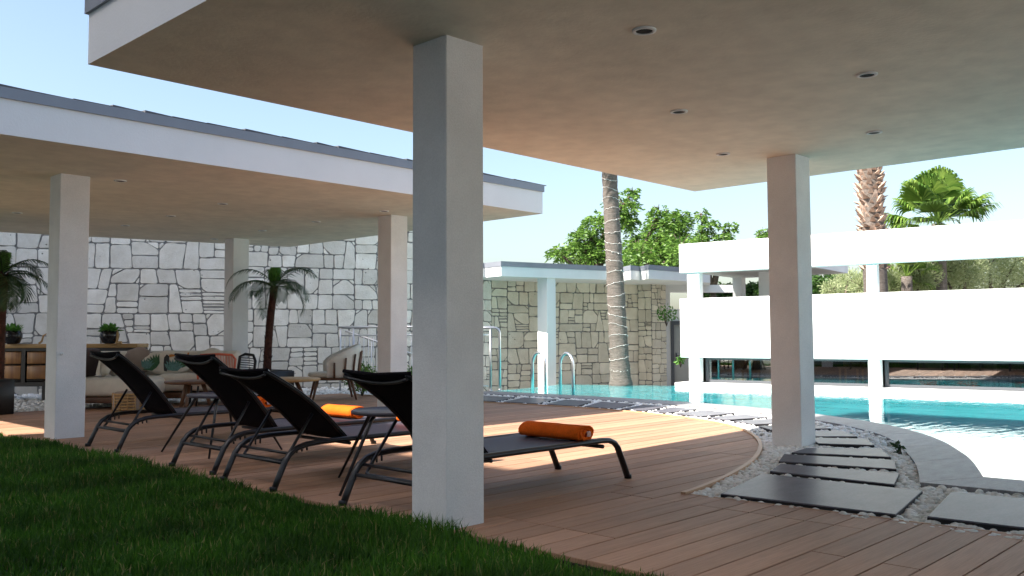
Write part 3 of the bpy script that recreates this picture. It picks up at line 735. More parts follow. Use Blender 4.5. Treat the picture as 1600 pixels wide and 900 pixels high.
# ------------------------------------------------------------------ hotel blocks, both unseen, added to shade the lawn and the stone wall
def occluder(x0, x1, y0, y1, h, label, faces):
    t = empty('unseen_occluder', ((x0+x1)/2, (y0+y1)/2, 0), label=label, cat='building'); c = t.location
    b = MB(); b.box(x0-c.x, y0-c.y, -.6, x1-c.x, y1-c.y, h); b.build('wall', M['occluder'], t)
    for face in faces:
        n = int(((y1-y0) if face == 'x' else (x1-x0))/3.2)
        for k in range(n):
            for s in range(int(h/3)):
                z = .9+s*3; f = MB(); g = MB()
                if face == 'x':
                    yy_ = y0+1.2+k*3.2-c.y; X = x1-c.x
                    f.box(X, yy_, z, X+.06, yy_+1.5, z+1.5); g.box(X+.061, yy_+.08, z+.08, X+.07, yy_+1.42, z+1.42)
                else:
                    xx = x0+1.2+k*3.2-c.x; Y = y0-c.y
                    f.box(xx, Y-.06, z, xx+1.5, Y, z+1.5); g.box(xx+.08, Y-.07, z+.08, xx+1.42, Y-.061, z+1.42)
                wf = f.build('window', M['frame'], t); g.build('pane', M['hglass'], wf)
occluder(-16, -6, -14, 14.4, 12.3, 'hotel added out of view behind the lawn to shade it', ['x'])  # unseen block, height set to keep sun off the lawn and roof edge
occluder(-12, 2, 19.9, 30, 17.2, 'tall hotel added out of view beyond the stone wall to shade it', ['y'])  # unseen block, added tall enough to keep sun off the stone wall

# ------------------------------------------------------------------ loungers
def lounger(loc, rake, top, label):
    t = empty('sun_lounger', loc, 0, label=label, cat='sun lounger', group='black sun loungers in a row along the lawn')
    W = .75; h = W/2
    prof = [(0, 0), (.045, .10), (.10, .215), (.14, .265), (.20, .303), (.29, .326), (.42, .335), (.8, .337), (1.4, .334), (1.93, .334), (2.02, .328), (2.09, .305), (2.135, .265), (2.17, .20), (2.275, 0)]
    for s in (-1, 1):
        b = MB(); b.tube([(x, s*h, z) for x, z in prof], .029, 10, flat=.75); rl = b.build('side_rail', M['metal'], t)
        
        for fx in (0, 2.272):
            b = MB(); b.lathe([(.030, 0), (.030, .03), (.026, .034)], 12, (fx, s*h, 0)); b.build('foot_cap', M['metal'], rl)
        for x in (.72, .95, 1.35, 1.88):
            b = MB(); b.lathe([(.011, 0), (.011, .004), (.006, .007)], 10); bo = b.build('bolt', M['bolt'], rl)
            bo.location = (x, s*(h+.017), .337); bo.rotation_euler = (-s*PI/2, 0, 0)
    for (x, z, r) in ((.095, .20, .014), (.165, .262, .012), (1.95, .285, .016), (.70, .30, .014)):
        b = MB(); b.tube([(x, -h, z), (x, h, z)], r, 8); b.build('cross_bar', M['metal'], t)
    # seat sling
    def sling(path, hw, th, sag, m, nm, curve=0):
        b = MB(); n = len(path); K = 8; vs = []
        for side in (0, 1):
            for i, (x, z) in enumerate(path):
                for k in range(K+1):
                    u = -1+2*k/K; d = sag*(1-u*u)
                    j = min(i+1, n-1); l = max(i-1, 0); tx, tz = path[j][0]-path[l][0], path[j][1]-path[l][1]; q = math.hypot(tx, tz); nx, nz = -tz/q, tx/q
                    o = -d-(th if side else 0)
                    vs.append((x+nx*o, u*hw, z+nz*o))
        A = n*(K+1); fs = []
        for i in range(n-1):
            for k in range(K):
                a = i*(K+1)+k; fs += [(a, a+1, a+K+2, a+K+1), (A+a+K+1, A+a+K+2, A+a+1, A+a)]
            a = i*(K+1); fs += [(a, a+K+1, A+a+K+1, A+a), (a+K, A+a+K, A+a+2*K+1, a+2*K+1)]
        for k in range(K): fs += [(k, A+k, A+k+1, k+1), ((n-1)*(K+1)+k, (n-1)*(K+1)+k+1, A+(n-1)*(K+1)+k+1, A+(n-1)*(K+1)+k)]
        b.add(vs, fs, 0, True); return b.build(nm, M[m], t)
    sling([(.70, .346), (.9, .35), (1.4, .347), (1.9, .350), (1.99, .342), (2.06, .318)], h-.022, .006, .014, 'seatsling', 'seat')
    # backrest: local curve from hinge to top
    hx, hz = .70-(.06 if rake > .8 else 0), .335; tx, tz = top
    dx, dz = tx-hx, tz-hz; L = math.hypot(dx, dz); ux, uz = dx/L, dz/L; nx, nz = uz, -ux   # n points forward/up
    if nz < 0: nx, nz = -nx, -nz
    bp = []
    for i in range(11):
        f = i/10; bow = .045*math.sin(PI*f)*(1 if f < .8 else 1)
        bp.append((hx+dx*f+nx*bow, hz+dz*f+nz*bow))
    for s in (-1, 1):
        b = MB(); b.tube([(x, s*(h-.045), z) for x, z in bp], .019, 8, flat=.8); b.build('backrest_rail', M['metal'], t)
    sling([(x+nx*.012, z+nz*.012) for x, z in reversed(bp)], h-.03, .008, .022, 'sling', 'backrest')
    # curved head bar and hem pocket
    b = MB(); pts = []
    for k in range(13):
        u = -1+2*k/12; d = .055*(1-u*u)
        pts.append((tx+.006+nx*(-.03)-ux*(d+.012), u*(h-.04), tz-uz*(d+.012)-.03*nz))
    b.tube(pts, .012, 8); b.build('head_bar', M['metal'], t)
    b = MB(); b.tube([(tx-ux*.0+nx*.01, -(h-.02), tz+nz*.01), (tx-.004, 0, tz-.008), (tx+nx*.01, h-.02, tz+nz*.01)], .013, 8); b.build('top_hem', M['sling'], t)
    # prop frame
    f = .40; px_, pz_ = hx+dx*f-nx*.012, hz+dz*f-nz*.012
    b = MB(); b.tube([(px_, -h+.075, pz_), (.16, -h+.075, .235), (.13, -h+.095, .212), (.125, -h+.13, .206), (.125, h-.13, .206), (.13, h-.095, .212), (.16, h-.075, .235), (px_, h-.075, pz_)], .0125, 8)
    b.build('prop_frame', M['metal'], t)
    for s in (-1, 1):
        b = MB()
        for k in range(3): b.rbox(.215+k*.045, s*(h-.03)-.006, .262+.006*k, .229+k*.045, s*(h-.03)+.006, .312+.006*k, r=.003, seg=1)
        tag(b.build('notch_pins', M['metal'], t), kind='stuff')
    return t
LZ = 0.0
lounger((3.84, 9.585, LZ), .9, (.0, 1.005), 'black sun lounger farthest from the camera, next to the left column')
lounger((3.765, 7.47, LZ), .9, (.0, 1.0), 'black sun lounger second from the left, with the glowing orange towel')
lounger((3.67, 6.365, LZ), .7, (-.06, .905), 'black sun lounger third from the left, overlapping the one behind it')
lounger((3.69, 4.76, LZ), .7, (-.02, .915), 'nearest black sun lounger, cut in two by the big column, dark orange towel on it')

def towel(loc, rz, label, Ln=.60, r=.072):
    t = empty('rolled_towel', loc, rz, label=label, cat='towel', group='orange rolled towels on the loungers')
    b = MB(); n = 40; turns = 2.6; vs = []; prof = []
    for i in range(n+1):
        a = 2*PI*turns*i/n; rad = .014+(r-.014)*(i/n)
        prof.append((rad*math.cos(a)*1.30, rad*math.sin(a)*.80))
    th = .016; seg = 9; sets = []
    rr = random.Random(int(loc[0]*100+loc[1]*7))
    for k in range(seg+1):
        y_ = -Ln/2+Ln*k/seg; w_ = [rr.uniform(-.002, .002) for _ in prof]
        for (off) in (0, th):
            for i, (x, z) in enumerate(prof):
                q = math.hypot(x, z) or 1; e = 1+(off+w_[i])/q*(1)
                vs.append((x*e, y_+.010*math.sin(i*.7), z*e+r*.84))
    m_ = n+1
    fs = []
    for k in range(seg):
        for i in range(n):
            a = k*2*m_+i; b2 = a+2*m_
            fs += [(a, b2, b2+1, a+1), (a+m_, a+m_+1, b2+m_+1, b2+m_)]
    for k in (0, seg):
        for i in range(n):
            a = k*2*m_+i; fs.append((a, a+1, a+m_+1, a+m_) if k == 0 else (a, a+m_, a+m_+1, a+1))
    for k in range(seg):
        a = k*2*m_+n; b2 = a+2*m_; fs.append((a, b2, b2+m_, a+m_))
    b.add(vs, fs, 0, True); b.build('towel_roll', M['towel'], t)
    b = MB(); b.rbox(.0, -Ln/2-.006, r*.55, .05, -Ln/2+.002, r*1.15, r=.003, seg=1); b.build('care_tag', M['label'], t)
    return t
SZ = .338
towel((5.44, 4.70, SZ), 0, 'dark orange rolled towel in the shade on the nearest lounger', .62)
towel((5.52, 6.38, SZ), 0, 'sunlit orange rolled towel seen low behind the round table beside the big column')
towel((5.45, 7.58, SZ), .05, 'bright sunlit orange rolled towel left of the round table', .5)
towel((5.6, 9.6, SZ), 0, 'red orange towel glimpsed between the backrests on the farthest lounger')

def side_table(loc, rz, label, R=.35, H=.585, splay=.62):
    t = empty('side_table', loc, rz, label=label, cat='side table', group='round dark side tables between the loungers')
    b = MB(); b.lathe([(R-.02, H-.03), (R, H-.026), (R+.004, H-.008), (R, H), (R-.012, H), (R-.016, H-.006), (.02, H-.007)], 40); b.build('table_top', M['tabletop'], t)
    for k in range(4):
        a = k*PI/2; b = MB(); c_, s_ = math.cos(a), math.sin(a)
        b.tube([(c_*(R-.10), s_*(R-.10), H-.03), (c_*(R-.06), s_*(R-.06), H-.07), (c_*splay, s_*splay, 0)], [.017, .016, .010], 8); b.build('leg', M['metal'], t)
    return t
side_table((4.50, 5.56, 0), math.radians(190), 'round dark side table just left of the big column')
side_table((4.62, 8.52, 0), math.radians(140), 'round dark side table between the two left loungers', splay=.60)

# ------------------------------------------------------------------ lounge furniture
AV = math.atan2(RH.y, RH.x)   # local x to the right of the view, local y away from the camera
def V3(px, d, z=0): p = at(px, d); return (p.x, p.y, z)
# armchair
t = empty('armchair', V3(521, 17.0), AV+math.radians(196), label='cream barrel armchair with walnut slats and legs, facing left', cat='armchair')
# local +x = front of the chair
N_ = 28; b = MB(); ri, ro, zb = .40, .475, .42; vs = []
def topz(a): return .74+.30*max(0, math.cos(a*.80))-.07*max(0, (abs(math.degrees(a))-92)/16)**2
for side, rad in ((0, ri), (1, ro)):
    for i in range(N_+1):
        a = math.radians(-108)+math.radians(216)*i/N_
        for j in range(6):
            f = j/5; z = zb+(topz(a)-zb)*f; fl = .03*f+(.035*f*f if side else .02*f)
            rr2 = rad+fl-(.02 if (j == 5 and side) else 0)+(.012 if (j == 5 and not side) else 0)
            vs.append((-math.cos(a)*rr2, math.sin(a)*rr2*1.0, z))
G = (N_+1)*6; fs = []
for i in range(N_):
    for j in range(5):
        a = i*6+j; fs += [(a, a+1, a+7, a+6), (G+a+6, G+a+7, G+a+1, G+a)]
    a = i*6+5; fs.append((a, G+a, G+a+6, a+6)); a = i*6; fs.append((a, a+6, G+a+6, G+a))
for i in (0, N_):
    for j in range(5): a = i*6+j; fs.append((a, G+a, G+a+1, a+1))
b.add(vs, fs, 0, True); b.build('shell', M['cream'], t)
b = MB(); b.lathe([(.40, .42), (.435, .44), (.44, .47), (.42, .50), (.34, .515), (.02, .52)], 32, (.03, 0, 0)); b.build('seat_cushion', M['cream'], t)
b = MB(); b.lathe([(.40, .365), (.45, .372), (.45, .412), (.40, .418)], 32); b.build('seat_frame', M['wood'], t)
for k in range(9):
    a = math.radians(-92+23*k); c_, s_ = -math.cos(a), math.sin(a); zt = topz(a)-.13
    b = MB(); b.tube([(c_*.485, s_*.485, .40), (c_*.512, s_*.512, (zt+.40)/2), (c_*.545, s_*.545, zt)], [.022, .021, .018], 6); b.build('slat', M['wood'], t)
for sx, sy in ((1, 1), (1, -1), (-1, 1), (-1, -1)):
    b = MB(); b.tube([(sx*.31, sy*.31, .38), (sx*.40, sy*.40, 0)], [.034, .017], 8); b.build('leg', M['wood'], t)

# sideboard
D0 = 16.9
t = empty('sideboard', V3(66, D0), AV+.02, label='black sideboard with copper brown panels and a pale wood top', cat='sideboard')
k_ = D0/FPX; W0 = 300*k_
b = MB(); b.rbox(-W0/2, -.05, .985, W0/2, .5, 1.06, r=.006, seg=1); b.build('top', M['oak'], t)
b = MB(); b.box(-W0/2, 0, .26, W0/2, .45, .34); b.box(-W0/2, .40, .34, W0/2, .45, .985); b.box(-W0/2, 0, .93, W0/2, .40, .985)
b.box(-W0/2, 0, .34, -W0/2+.05, .40, .93); b.box(W0/2-.3, 0, .34, W0/2, .40, .93); b.build('case', M['black'], t)
xq = -W0/2+.08
for i in range(6):
    x0 = (-32+i*38-66+0)*k_+.0
    if x0 < -W0/2+.06 or x0 > W0/2-.7: continue
    for z0_, z1_ in ((.40, .655), (.685, .915)):
        b = MB(); b.rbox(x0, -.012, z0_, x0+.36, .03, z1_, r=.02, seg=2); b.build('panel', M['copper'], t)
    b = MB(); b.box(x0+.365, -.02, .34, x0+.44, .05, .93); b.build('stile', M['black'], t)
for x0 in (-W0/2+.1, 0, W0/2-.15):
    b = MB(); b.box(x0, .05, 0, x0+.05, .1, .26); b.box(x0, .35, 0, x0+.05, .4, .26); b.build('leg', M['black'], t)
def bowl_plant(loc, label, R=.17):
    t = empty('bowl_planter', loc, 0, label=label, cat='potted plant', group='black bowls with green plants on the sideboard')
    b = MB(); b.lathe([(R*.4, 0), (R*.75, .02), (R, .12), (R*1.02, .18), (R*.86, .25), (R*.80, .255), (R*.75, .22), (.01, .22)], 26); b.build('bowl', M['glaze'], t)
    r = random.Random(int(loc[0]*50)); b = MB()
    for _ in range(150):
        a = r.uniform(0, 2*PI); e = r.uniform(.2, 1.4); l = r.uniform(.06, .17)
        p = Vector((math.cos(a)*R*.5*r.random(), math.sin(a)*R*.5*r.random(), .22)); d = Vector((math.cos(a)*math.cos(e), math.sin(a)*math.cos(e), math.sin(e)))
        s_ = d.cross(Vector((0, 0, 1))).normalized()*r.uniform(.015, .03); q = p+d*l; q2 = p+d*l*1.4+Vector((0, 0, -.03))
        b.add([p, q-s_, q2, q+s_], [(0, 1, 2, 3)])
    b.build('foliage', M['shoot'], t)
bowl_plant(V3(20, 16.75, 1.06), 'black glazed bowl with a green plant on the sideboard, left of the white column')
bowl_plant(V3(172, 16.75, 1.06), 'black glazed bowl with a green plant on the sideboard, right of the white column')
t = empty('ornament', V3(184, 16.7, 1.06), 0, label='small pale wooden ornament beside the right bowl plant', cat='ornament')
b = MB(); b.lathe([(.035, 0), (.04, .02), (.018, .06), (.03, .12), (.022, .2), (.005, .26)], 12); b.build('body', M['oak'], t)
b = MB(); b.lathe([(.03, 0), (.03, .03), (.02, .05)], 12); b.build('foot', M['oak'], t, loc=(.06, 0, 0))
t = empty('ornament', V3(66, 16.75, 1.06), 0, label='small pale twisted wood ornament left of the white column', cat='ornament')
b = MB(); b.tube([(-.05, 0, .01), (0, 0, .05), (.03, 0, .16), (.09, 0, .2)], [.02, .02, .015, .008], 8); b.build('body', M['oak'], t)

# sofa
DS = 15.6
t = empty('corner_sofa', V3(240, DS), AV, label='cream corner sofa with cushions behind the loungers', cat='sofa'); ks = DS/FPX
def X_(px): return (px-240)*ks
b = MB(); b.rbox(X_(128), -.95, .10, X_(264), .9, .20, r=.02); b.rbox(X_(225), -.1, .12, X_(358), .9, .22, r=.02); b.build('base', M['wood'], t)
b = MB(); b.rbox(X_(126), -.98, .21, X_(264), .86, .50, r=.09, seg=4); b.build('chaise_seat', M['cream'], t)
b = MB(); b.rbox(X_(250), -.12, .24, X_(362), .86, .54, r=.08, seg=4); b.build('seat', M['cream'], t)
b = MB(); b.rbox(X_(122), .66, .45, X_(354), .95, .93, r=.07, seg=4); b.build('back', M['cream'], t)
b = MB(); mt = Matrix.Translation((X_(146), -.2, .72)) @ Matrix.Rotation(.22, 4, 'Y'); b.rbox(-.16, -.42, -.26, .02, .42, .26, r=.06, seg=3, mt=mt); b.build('arm_rest', M['brown'], t)
def cushion(px, y, z, w_, h_, rot, m, label, th=.2, tilt=.25):
    q = t.matrix_world @ Vector((0, 0, 0)) if False else None
    p = at(px, DS+y); c_ = empty('cushion', (p.x, p.y, z), AV+rot, label=label, cat='cushion')
    b = MB(); mt = Matrix.Rotation(-tilt, 4, 'X'); b.rbox(-w_/2, -th/2, 0, w_/2, th/2, h_, mt=mt, puff=.32); b.build('cover', M[m], c_)
    return c_
cushion(163, -.15, .50, .5, .44, -1.2, 'cream', 'cream cushion leaning on the dark arm of the sofa')
cushion(178, .15, .50, .48, .42, -.7, 'cream', 'pale cushion behind the first lounger on the sofa chaise')
cushion(214, .45, .50, .60, .52, -.15, 'taupe', 'taupe cushion at the corner of the sofa, left of the printed pillow')
cushion(330, .5, .52, .50, .48, 0, 'cream', 'wide cream back cushion right of the printed pillow')
pc = cushion(262, .35, .50, .95, .46, 0, 'cream', 'long pillow printed with green leaves and a dark bird')
# flat print on the pillow
pr = MB(); r = random.Random(4)
def leafpoly(cx, cz, l, a, w_):
    return [(cx, cz), (cx+math.cos(a+.5)*l*.4*w_, cz+math.sin(a+.5)*l*.4*w_), (cx+math.cos(a)*l, cz+math.sin(a)*l), (cx+math.cos(a-.5)*l*.4*w_, cz+math.sin(a-.5)*l*.4*w_)]
def yfront(x, z):
    u, v_ = x/.475, (z-.23)/.23; f = (1-u*u)*(1-v_*v_); return -.10*(1-.32+.32*f)-.006
def put(poly, mi):
    vs = [Matrix.Rotation(-.25, 4, 'X') @ Vector((x, yfront(x, z)-.004*mi, z)) for x, z in poly]; pr.add(vs, [list(range(len(vs)))], mi)
for k in range(9): put(leafpoly(-.16, .12, .26, 1.5+k*.22, .9), 0)
for k in range(8): put(leafpoly(.13, .06, .22, .5+k*.28, 1), 1)
for k in range(6): put(leafpoly(.3, .12, .2, .9+k*.35, 1), 0)
put([(-.02, .06), (.03, .05), (.06, .2), (.05, .32), (.0, .36), (-.04, .30), (-.035, .18)], 2)
put([(.04, .345), (.06, .30), (.15, .325), (.16, .35), (.08, .36)], 3)
for k in range(6): put(leafpoly(-.36, .10, .2, .6+k*.3, 1), 1)
put([(.36, .22), (.40, .24), (.39, .40), (.36, .38)], 3)
pr.build('print', [M['leafprint'], M['tealprint'], M['black'], M['orange']], pc)

# rope chair with coral cord back
t = empty('rope_chair', V3(340, 15.2), AV+.1, label='black rope chair with a coral corded back in front of the sofa', cat='chair')
b = MB(); b.tube([(-.30, 0, .35), (-.34, .02, .80), (-.28, .03, .87), (0, .04, .885), (.24, .03, .87), (.30, .02, .80), (.27, 0, .35)], .02, 8); b.build('back_frame', M['coral'], t)
for k in range(22):
    x = -.29+k*.026; b = MB(); b.tube([(x, .0, .5), (x, .035, .865)], .007, 5); b.build('cord', M['coral'], t)
b = MB(); b.tube([(.30, .15, .45), (.34, .2, .84), (.42, .25, .88), (.56, .22, .86), (.62, .1, .76), (.63, -.1, .5)], .026, 8); b.build('arm_frame', M['metal'], t)
for k in range(9):
    z = .50+k*.04; b = MB(); b.tube([(.33, .2, z), (.46, .24, z-.01), (.60, .1, z-.02)], .008, 5); b.build('cord', M['metal'], t)
b = MB(); b.rbox(-.32, -.5, .38, .34, .05, .46, r=.03); b.build('seat', M['cream'], t)
for sx, sy in ((-.3, -.45), (.3, -.45), (-.3, .0), (.3, .0)):
    b = MB(); b.tube([(sx, sy, .4), (sx*1.1, sy, 0)], .018, 6); b.build('leg', M['metal'], t)

def low_table(px, d, R, H, top, label, nm='coffee_table'):
    t = empty(nm, V3(px, d), AV, label=label, cat='coffee table')
    b = MB(); b.lathe([(R*.94, H-.045), (R, H-.03), (R, H-.006), (R*.985, H), (.02, H)], 36); b.build('table_top', M[top], t)
    for k in range(3):
        a = k*2*PI/3+.5; b = MB(); b.tube([(math.cos(a)*R*.35, math.sin(a)*R*.35, H-.04), (math.cos(a)*R*.72, math.sin(a)*R*.72, 0)], [.035, .028], 8); b.build('leg', M['wood'], t)
low_table(303, 13.9, .42, .50, 'wood', 'round walnut coffee table behind the left side table')
low_table(443, 14.6, .60, .50, 'oak', 'wooden coffee table left of the cream armchair')
t = empty('stool', V3(384, 14.2), AV, label='white topped round stool with curved rim above the second lounger', cat='stool')
b = MB(); b.lathe([(.30, .56), (.37, .58), (.39, .62), (.36, .655), (.02, .665)], 32); b.build('top', M['marble'], t)
b = MB(); b.lathe([(.22, 0), (.20, .05), (.12, .3), (.22, .56)], 24); b.build('base', M['metal'], t)
t = empty('wicker_basket', V3(205, 13.9), AV, label='low wicker basket under the first lounger, in front of the chaise', cat='basket')
b = MB()
for k in range(7):
    z = .03+k*.045; b.tube([(math.cos(a_*PI/10)*.24, math.sin(a_*PI/10)*.2, z) for a_ in range(20)], .016, 6, closed=True)
for k in range(14):
    a = k*PI/7; b.tube([(math.cos(a)*.25, math.sin(a)*.21, 0), (math.cos(a)*.25, math.sin(a)*.21, .32)], .01, 5)
b.build('weave', M['oak'], t)
b = MB(); b.rbox(-.21, -.16, .02, .21, .16, .34, r=.06); b.build('blanket', M['taupe'], t)

# ------------------------------------------------------------------ palms in the lounge
def frond(V, F, p, az, el, L, droop, nl=24, ll=.3, wd=.012, vdrop=.35, r=R_):
    p = Vector(p); pts = []; seg = 14; e = el; q = p.copy(); st = L/seg
    for i in range(seg+1):
        pts.append(q.copy()); d = Vector((math.cos(az)*math.cos(e), math.sin(az)*math.cos(e), math.sin(e))); q = q+d*st; e -= droop/seg*(1+.6*i/seg)
    side = Vector((-math.sin(az), math.cos(az), 0))
    # rachis
    for i in range(seg):
        a, b_ = pts[i], pts[i+1]; wq = .012*(1-i/seg)+.003; k = len(V)
        V += [a-side*wq, a+side*wq, b_+side*wq*.8, b_-side*wq*.8]; F.append((k, k+1, k+2, k+3))
        k = len(V); uq = Vector((0, 0, wq)); V += [a-uq, a+uq, b_+uq*.8, b_-uq*.8]; F.append((k, k+1, k+2, k+3))
    for j in range(nl):
        f = .12+.88*j/(nl-1); i = min(int(f*seg), seg-1); u = f*seg-i; a = pts[i].lerp(pts[i+1], u); tdir = (pts[i+1]-pts[i]).normalized()
        l = ll*(math.sin(PI*(.15+.8*f))**.7)*r.uniform(.85, 1.1)
        for s in (-1, 1):
            d = (side*s+tdir*(.55+.5*f)+Vector((0, 0, .15))).normalized(); m_ = a+d*l*.55; tip = a+d*l+Vector((0, 0, -vdrop*l)); m_.z -= vdrop*l*.2
            up = tdir.cross(d).normalized(); wv = d.cross(up).normalized()*wd; k = len(V)
            V += [a-wv*.5, a+wv*.5, m_+wv, m_-wv]; F.append((k, k+1, k+2, k+3))
            k = len(V); V += [m_-wv, m_+wv, tip+wv*.1, tip-wv*.1]; F.append((k, k+1, k+2, k+3))
def feather_palm(loc, H, lean, crown, rt, label, group=None, pot=None, lmin=.7, lmax=1.1, ll=.28):
    t = empty('potted_palm', loc, 0, label=label, cat='palm tree')
    b = MB(); pts = []; rs = []; r = random.Random(int(loc[0]*31))
    for i in range(13):
        f = i/12; pts.append((lean[0]*f*f, lean[1]*f*f, .3+(H-.3)*f)); rs.append(rt*(1.15-.25*f+.35*max(0, f-.75)+r.uniform(-.04, .04)))
    b.tube(pts, rs, 10)
    for i in range(190):
        f = r.random(); a = r.uniform(0, 2*PI); x, y_, z = lean[0]*f*f, lean[1]*f*f, .3+(H-.3)*f; rr_ = rt*(1.1-.2*f)
        p = Vector((x+math.cos(a)*rr_*.8, y_+math.sin(a)*rr_*.8, z)); d = Vector((math.cos(a)*.6, math.sin(a)*.6, 1)).normalized(); s_ = Vector((-math.sin(a), math.cos(a), 0))*rt*.3
        b.add([p-s_, p+s_, p+d*rt*1.1], [(0, 1, 2)])
    b.build('trunk', M['fibre'], t)
    V, F = [], []; r2 = random.Random(int(loc[1]*17))
    for i in range(crown):
        az = 2*PI*i*.382+r2.uniform(-.2, .2); el = r2.uniform(.1, 1.25)
        frond(V, F, (lean[0], lean[1], H-.03), az, el, r2.uniform(lmin, lmax), r2.uniform(1.3, 2.1), 26, ll, .010, .45, r2)
    cr = np_mesh('crown', [v[:] for v in V], F, M['feather'], t)
    V, F = [], []
    for i in range(7): frond(V, F, (lean[0], lean[1], H), r2.uniform(0, 6.28), 1.45, .35, .3, 14, .16, .012, .1, r2)
    np_mesh('new_shoots', [v[:] for v in V], F, M['shoot'], t)
    if pot:
        b = MB(); b.rbox(-pot[0], -pot[0], 0, pot[0], pot[0], pot[1], r=.01, seg=1); b.build('planter', M['black'], t)
        b = MB(); b.box(-pot[0]+.03, -pot[0]+.03, pot[1], pot[0]-.03, pot[0]-.03, pot[1]+.012); b.build('soil', M['soil'], t)
    return t
D1 = 16.6
h1 = hgt(427, 448, D1)
pal = feather_palm(V3(418, D1), h1, tuple((RH*.12)[:2]), 12, .070, 'slender palm in a square black planter between the two right white columns', pot=(.36, .55), lmin=.75, lmax=1.15, ll=.30)
D2 = 13.8
feather_palm(V3(-3, D2), hgt(8, 430, D2), tuple((RH*.05)[:2]), 14, .092, 'dark palm in a black planter at the left edge of the picture', pot=(.20, .53), lmin=.6, lmax=.95, ll=.26)

# ------------------------------------------------------------------ railing, ladder, plants
DR = 19.6
t = empty('steel_railing', V3(590, DR), AV, label='steel stair railing with upright bars before the stone wall', cat='railing'); kr = DR/FPX
def RX(px): return (px-590)*kr
z1_ = hgt(590, 511, DR); z2_ = hgt(590, 524, DR); z3_ = hgt(590, 592, DR)
b = MB(); b.tube([(RX(528), 0, z1_), (RX(755), 0, z1_)], .026, 8); b.build('handrail', M['chrome'], t)
b = MB(); b.tube([(RX(533), 0, z2_), (RX(755), 0, z2_)], .016, 8); b.build('rail', M['chrome'], t)
b = MB(); b.tube([(RX(533), 0, z3_), (RX(755), 0, z3_)], .016, 8); b.build('rail', M['chrome'], t)
for px in (532, 552, 600, 650, 700, 750):
    b = MB(); b.tube([(RX(px), 0, 0), (RX(px), 0, z1_)], .02, 8); b.build('post', M['chrome'], t)
px = 539
while px < 750:
    b = MB(); b.tube([(RX(px), 0, z3_), (RX(px), 0, z2_)], .009, 6); b.build('baluster', M['chrome'], t); px += 7.4
b = MB(); b.tube([(RX(533), .5, hgt(533, 517, DR+.5)), (RX(664), .5, hgt(664, 561, DR+.5))], .024, 8); b.build('stair_handrail', M['chrome'], t)
for px in (545, 575, 610, 640):
    b = MB(); b.tube([(RX(px), .5, -.2), (RX(px), .5, hgt(px, 517+(px-533)*.336, DR+.5))], .016, 6); b.build('stair_post', M['chrome'], t)
DL = 19.3
t = empty('steel_handrail', V3(770, DL), AV, label='tall bent steel handrail frame at the right side of the big column', cat='handrail'); kl = DL/FPX
zt = hgt(770, 512, DL); x0, x1 = (700-770)*kl, (780.5-770)*kl
b = MB(); b.tube([(x0, 0, zt)]+[(x1-.12+.12*math.sin(a), 0, zt-.12+.12*math.cos(a)) for a in (0, .4, .8, 1.2, PI/2)]+[(x1, 0, 0)], .028, 10); b.build('frame_tube', M['chrome'], t)
b = MB(); b.tube([((766-770)*kl, 0, 0), ((766-770)*kl, 0, zt)], .022, 8); b.build('post', M['chrome'], t)
for zz in (hgt(770, 523, DL), hgt(770, 603, DL)):
    b = MB(); b.tube([(x0, 0, zz), ((766-770)*kl, 0, zz)], .014, 8); b.build('rail', M['chrome'], t)
for xq in (x1, (766-770)*kl):
    b = MB(); b.lathe([(.05, 0), (.05, .02), (.03, .03)], 14, (xq, 0, .0)); b.build('foot_plate', M['chrome'], t)
t = empty('pool_ladder', tuple(at(862, 18.6)), 0, label='pair of arched steel ladder grips at the far edge of the pool', cat='pool ladder')
c = t.location.copy()
for (pa, da, pb, db) in ((831.5, 18.9, 851.5, 18.5), (874.5, 18.2, 894.5, 17.8)):
    A, B = at(pa, da)-c, at(pb, db)-c; zt = hgt(840, 551, 18.6) if pa < 850 else hgt(884, 552, 18.1)
    b = MB(); pts = [A+Vector((0, 0, -.03))]; r_ = (B-A).length/2; mid = (A+B)/2; dirv = (B-A).normalized()
    for a in np.linspace(PI, 0, 12): pts.append(mid+dirv*(r_*math.cos(a))+Vector((0, 0, zt-r_+r_*math.sin(a))))
    pts.append(B+Vector((0, 0, -.2))); b.tube(pts, .030, 10); b.build('grip', M['chrome'], t)

def shrub(loc, rx, rz, n, label, m='leaf', name='shrub', size=.05, cat='shrub', stem=True):
    t = empty(name, loc, 0, label=label, cat=cat)
    q = rng.normal(0, 1, (n, 3)); q /= np.linalg.norm(q, axis=1)[:, None]; q *= (rng.random(n)**.4)[:, None]
    P = q*np.array([rx, rx, rz/2])+np.array([0, 0, rz/2+.05]); P[:, 2] = np.maximum(P[:, 2], .03)
    leaves(P, size, 'foliage', m, t)
    if stem:
        b = MB(); r = random.Random(n)
        for _ in range(7): a = r.uniform(0, 6.28); b.tube([(0, 0, -.05), (math.cos(a)*rx*.4, math.sin(a)*rx*.4, rz*.7)], [.012, .005], 5)
        b.build('stem', M['bark'], t)
    return t
def leaves(P, size, name, m, parent, aspect=.45, droop=0.0, dirs=None):
    n = len(P); d = rng.normal(0, 1, (n, 3)) if dirs is None else dirs+rng.normal(0, .35, (n, 3)); d[:, 2] -= droop
    d /= np.linalg.norm(d, axis=1)[:, None]; u = rng.normal(0, 1, (n, 3)); s = np.cross(d, u); s /= np.linalg.norm(s, axis=1)[:, None]
    l = (size*rng.uniform(.7, 1.3, n))[:, None]; w_ = l*aspect*.5
    V = np.stack([P, P+d*l*.45-s*w_, P+d*l, P+d*l*.45+s*w_], 1); F = np.arange(n*4).reshape(n, 4)
    return np_mesh(name, V.reshape(-1, 3), F, M[m], parent)
shrub(V3(566, 17.9), .38, .62, 900, 'green shrub behind the armchair at the railing', size=.07)
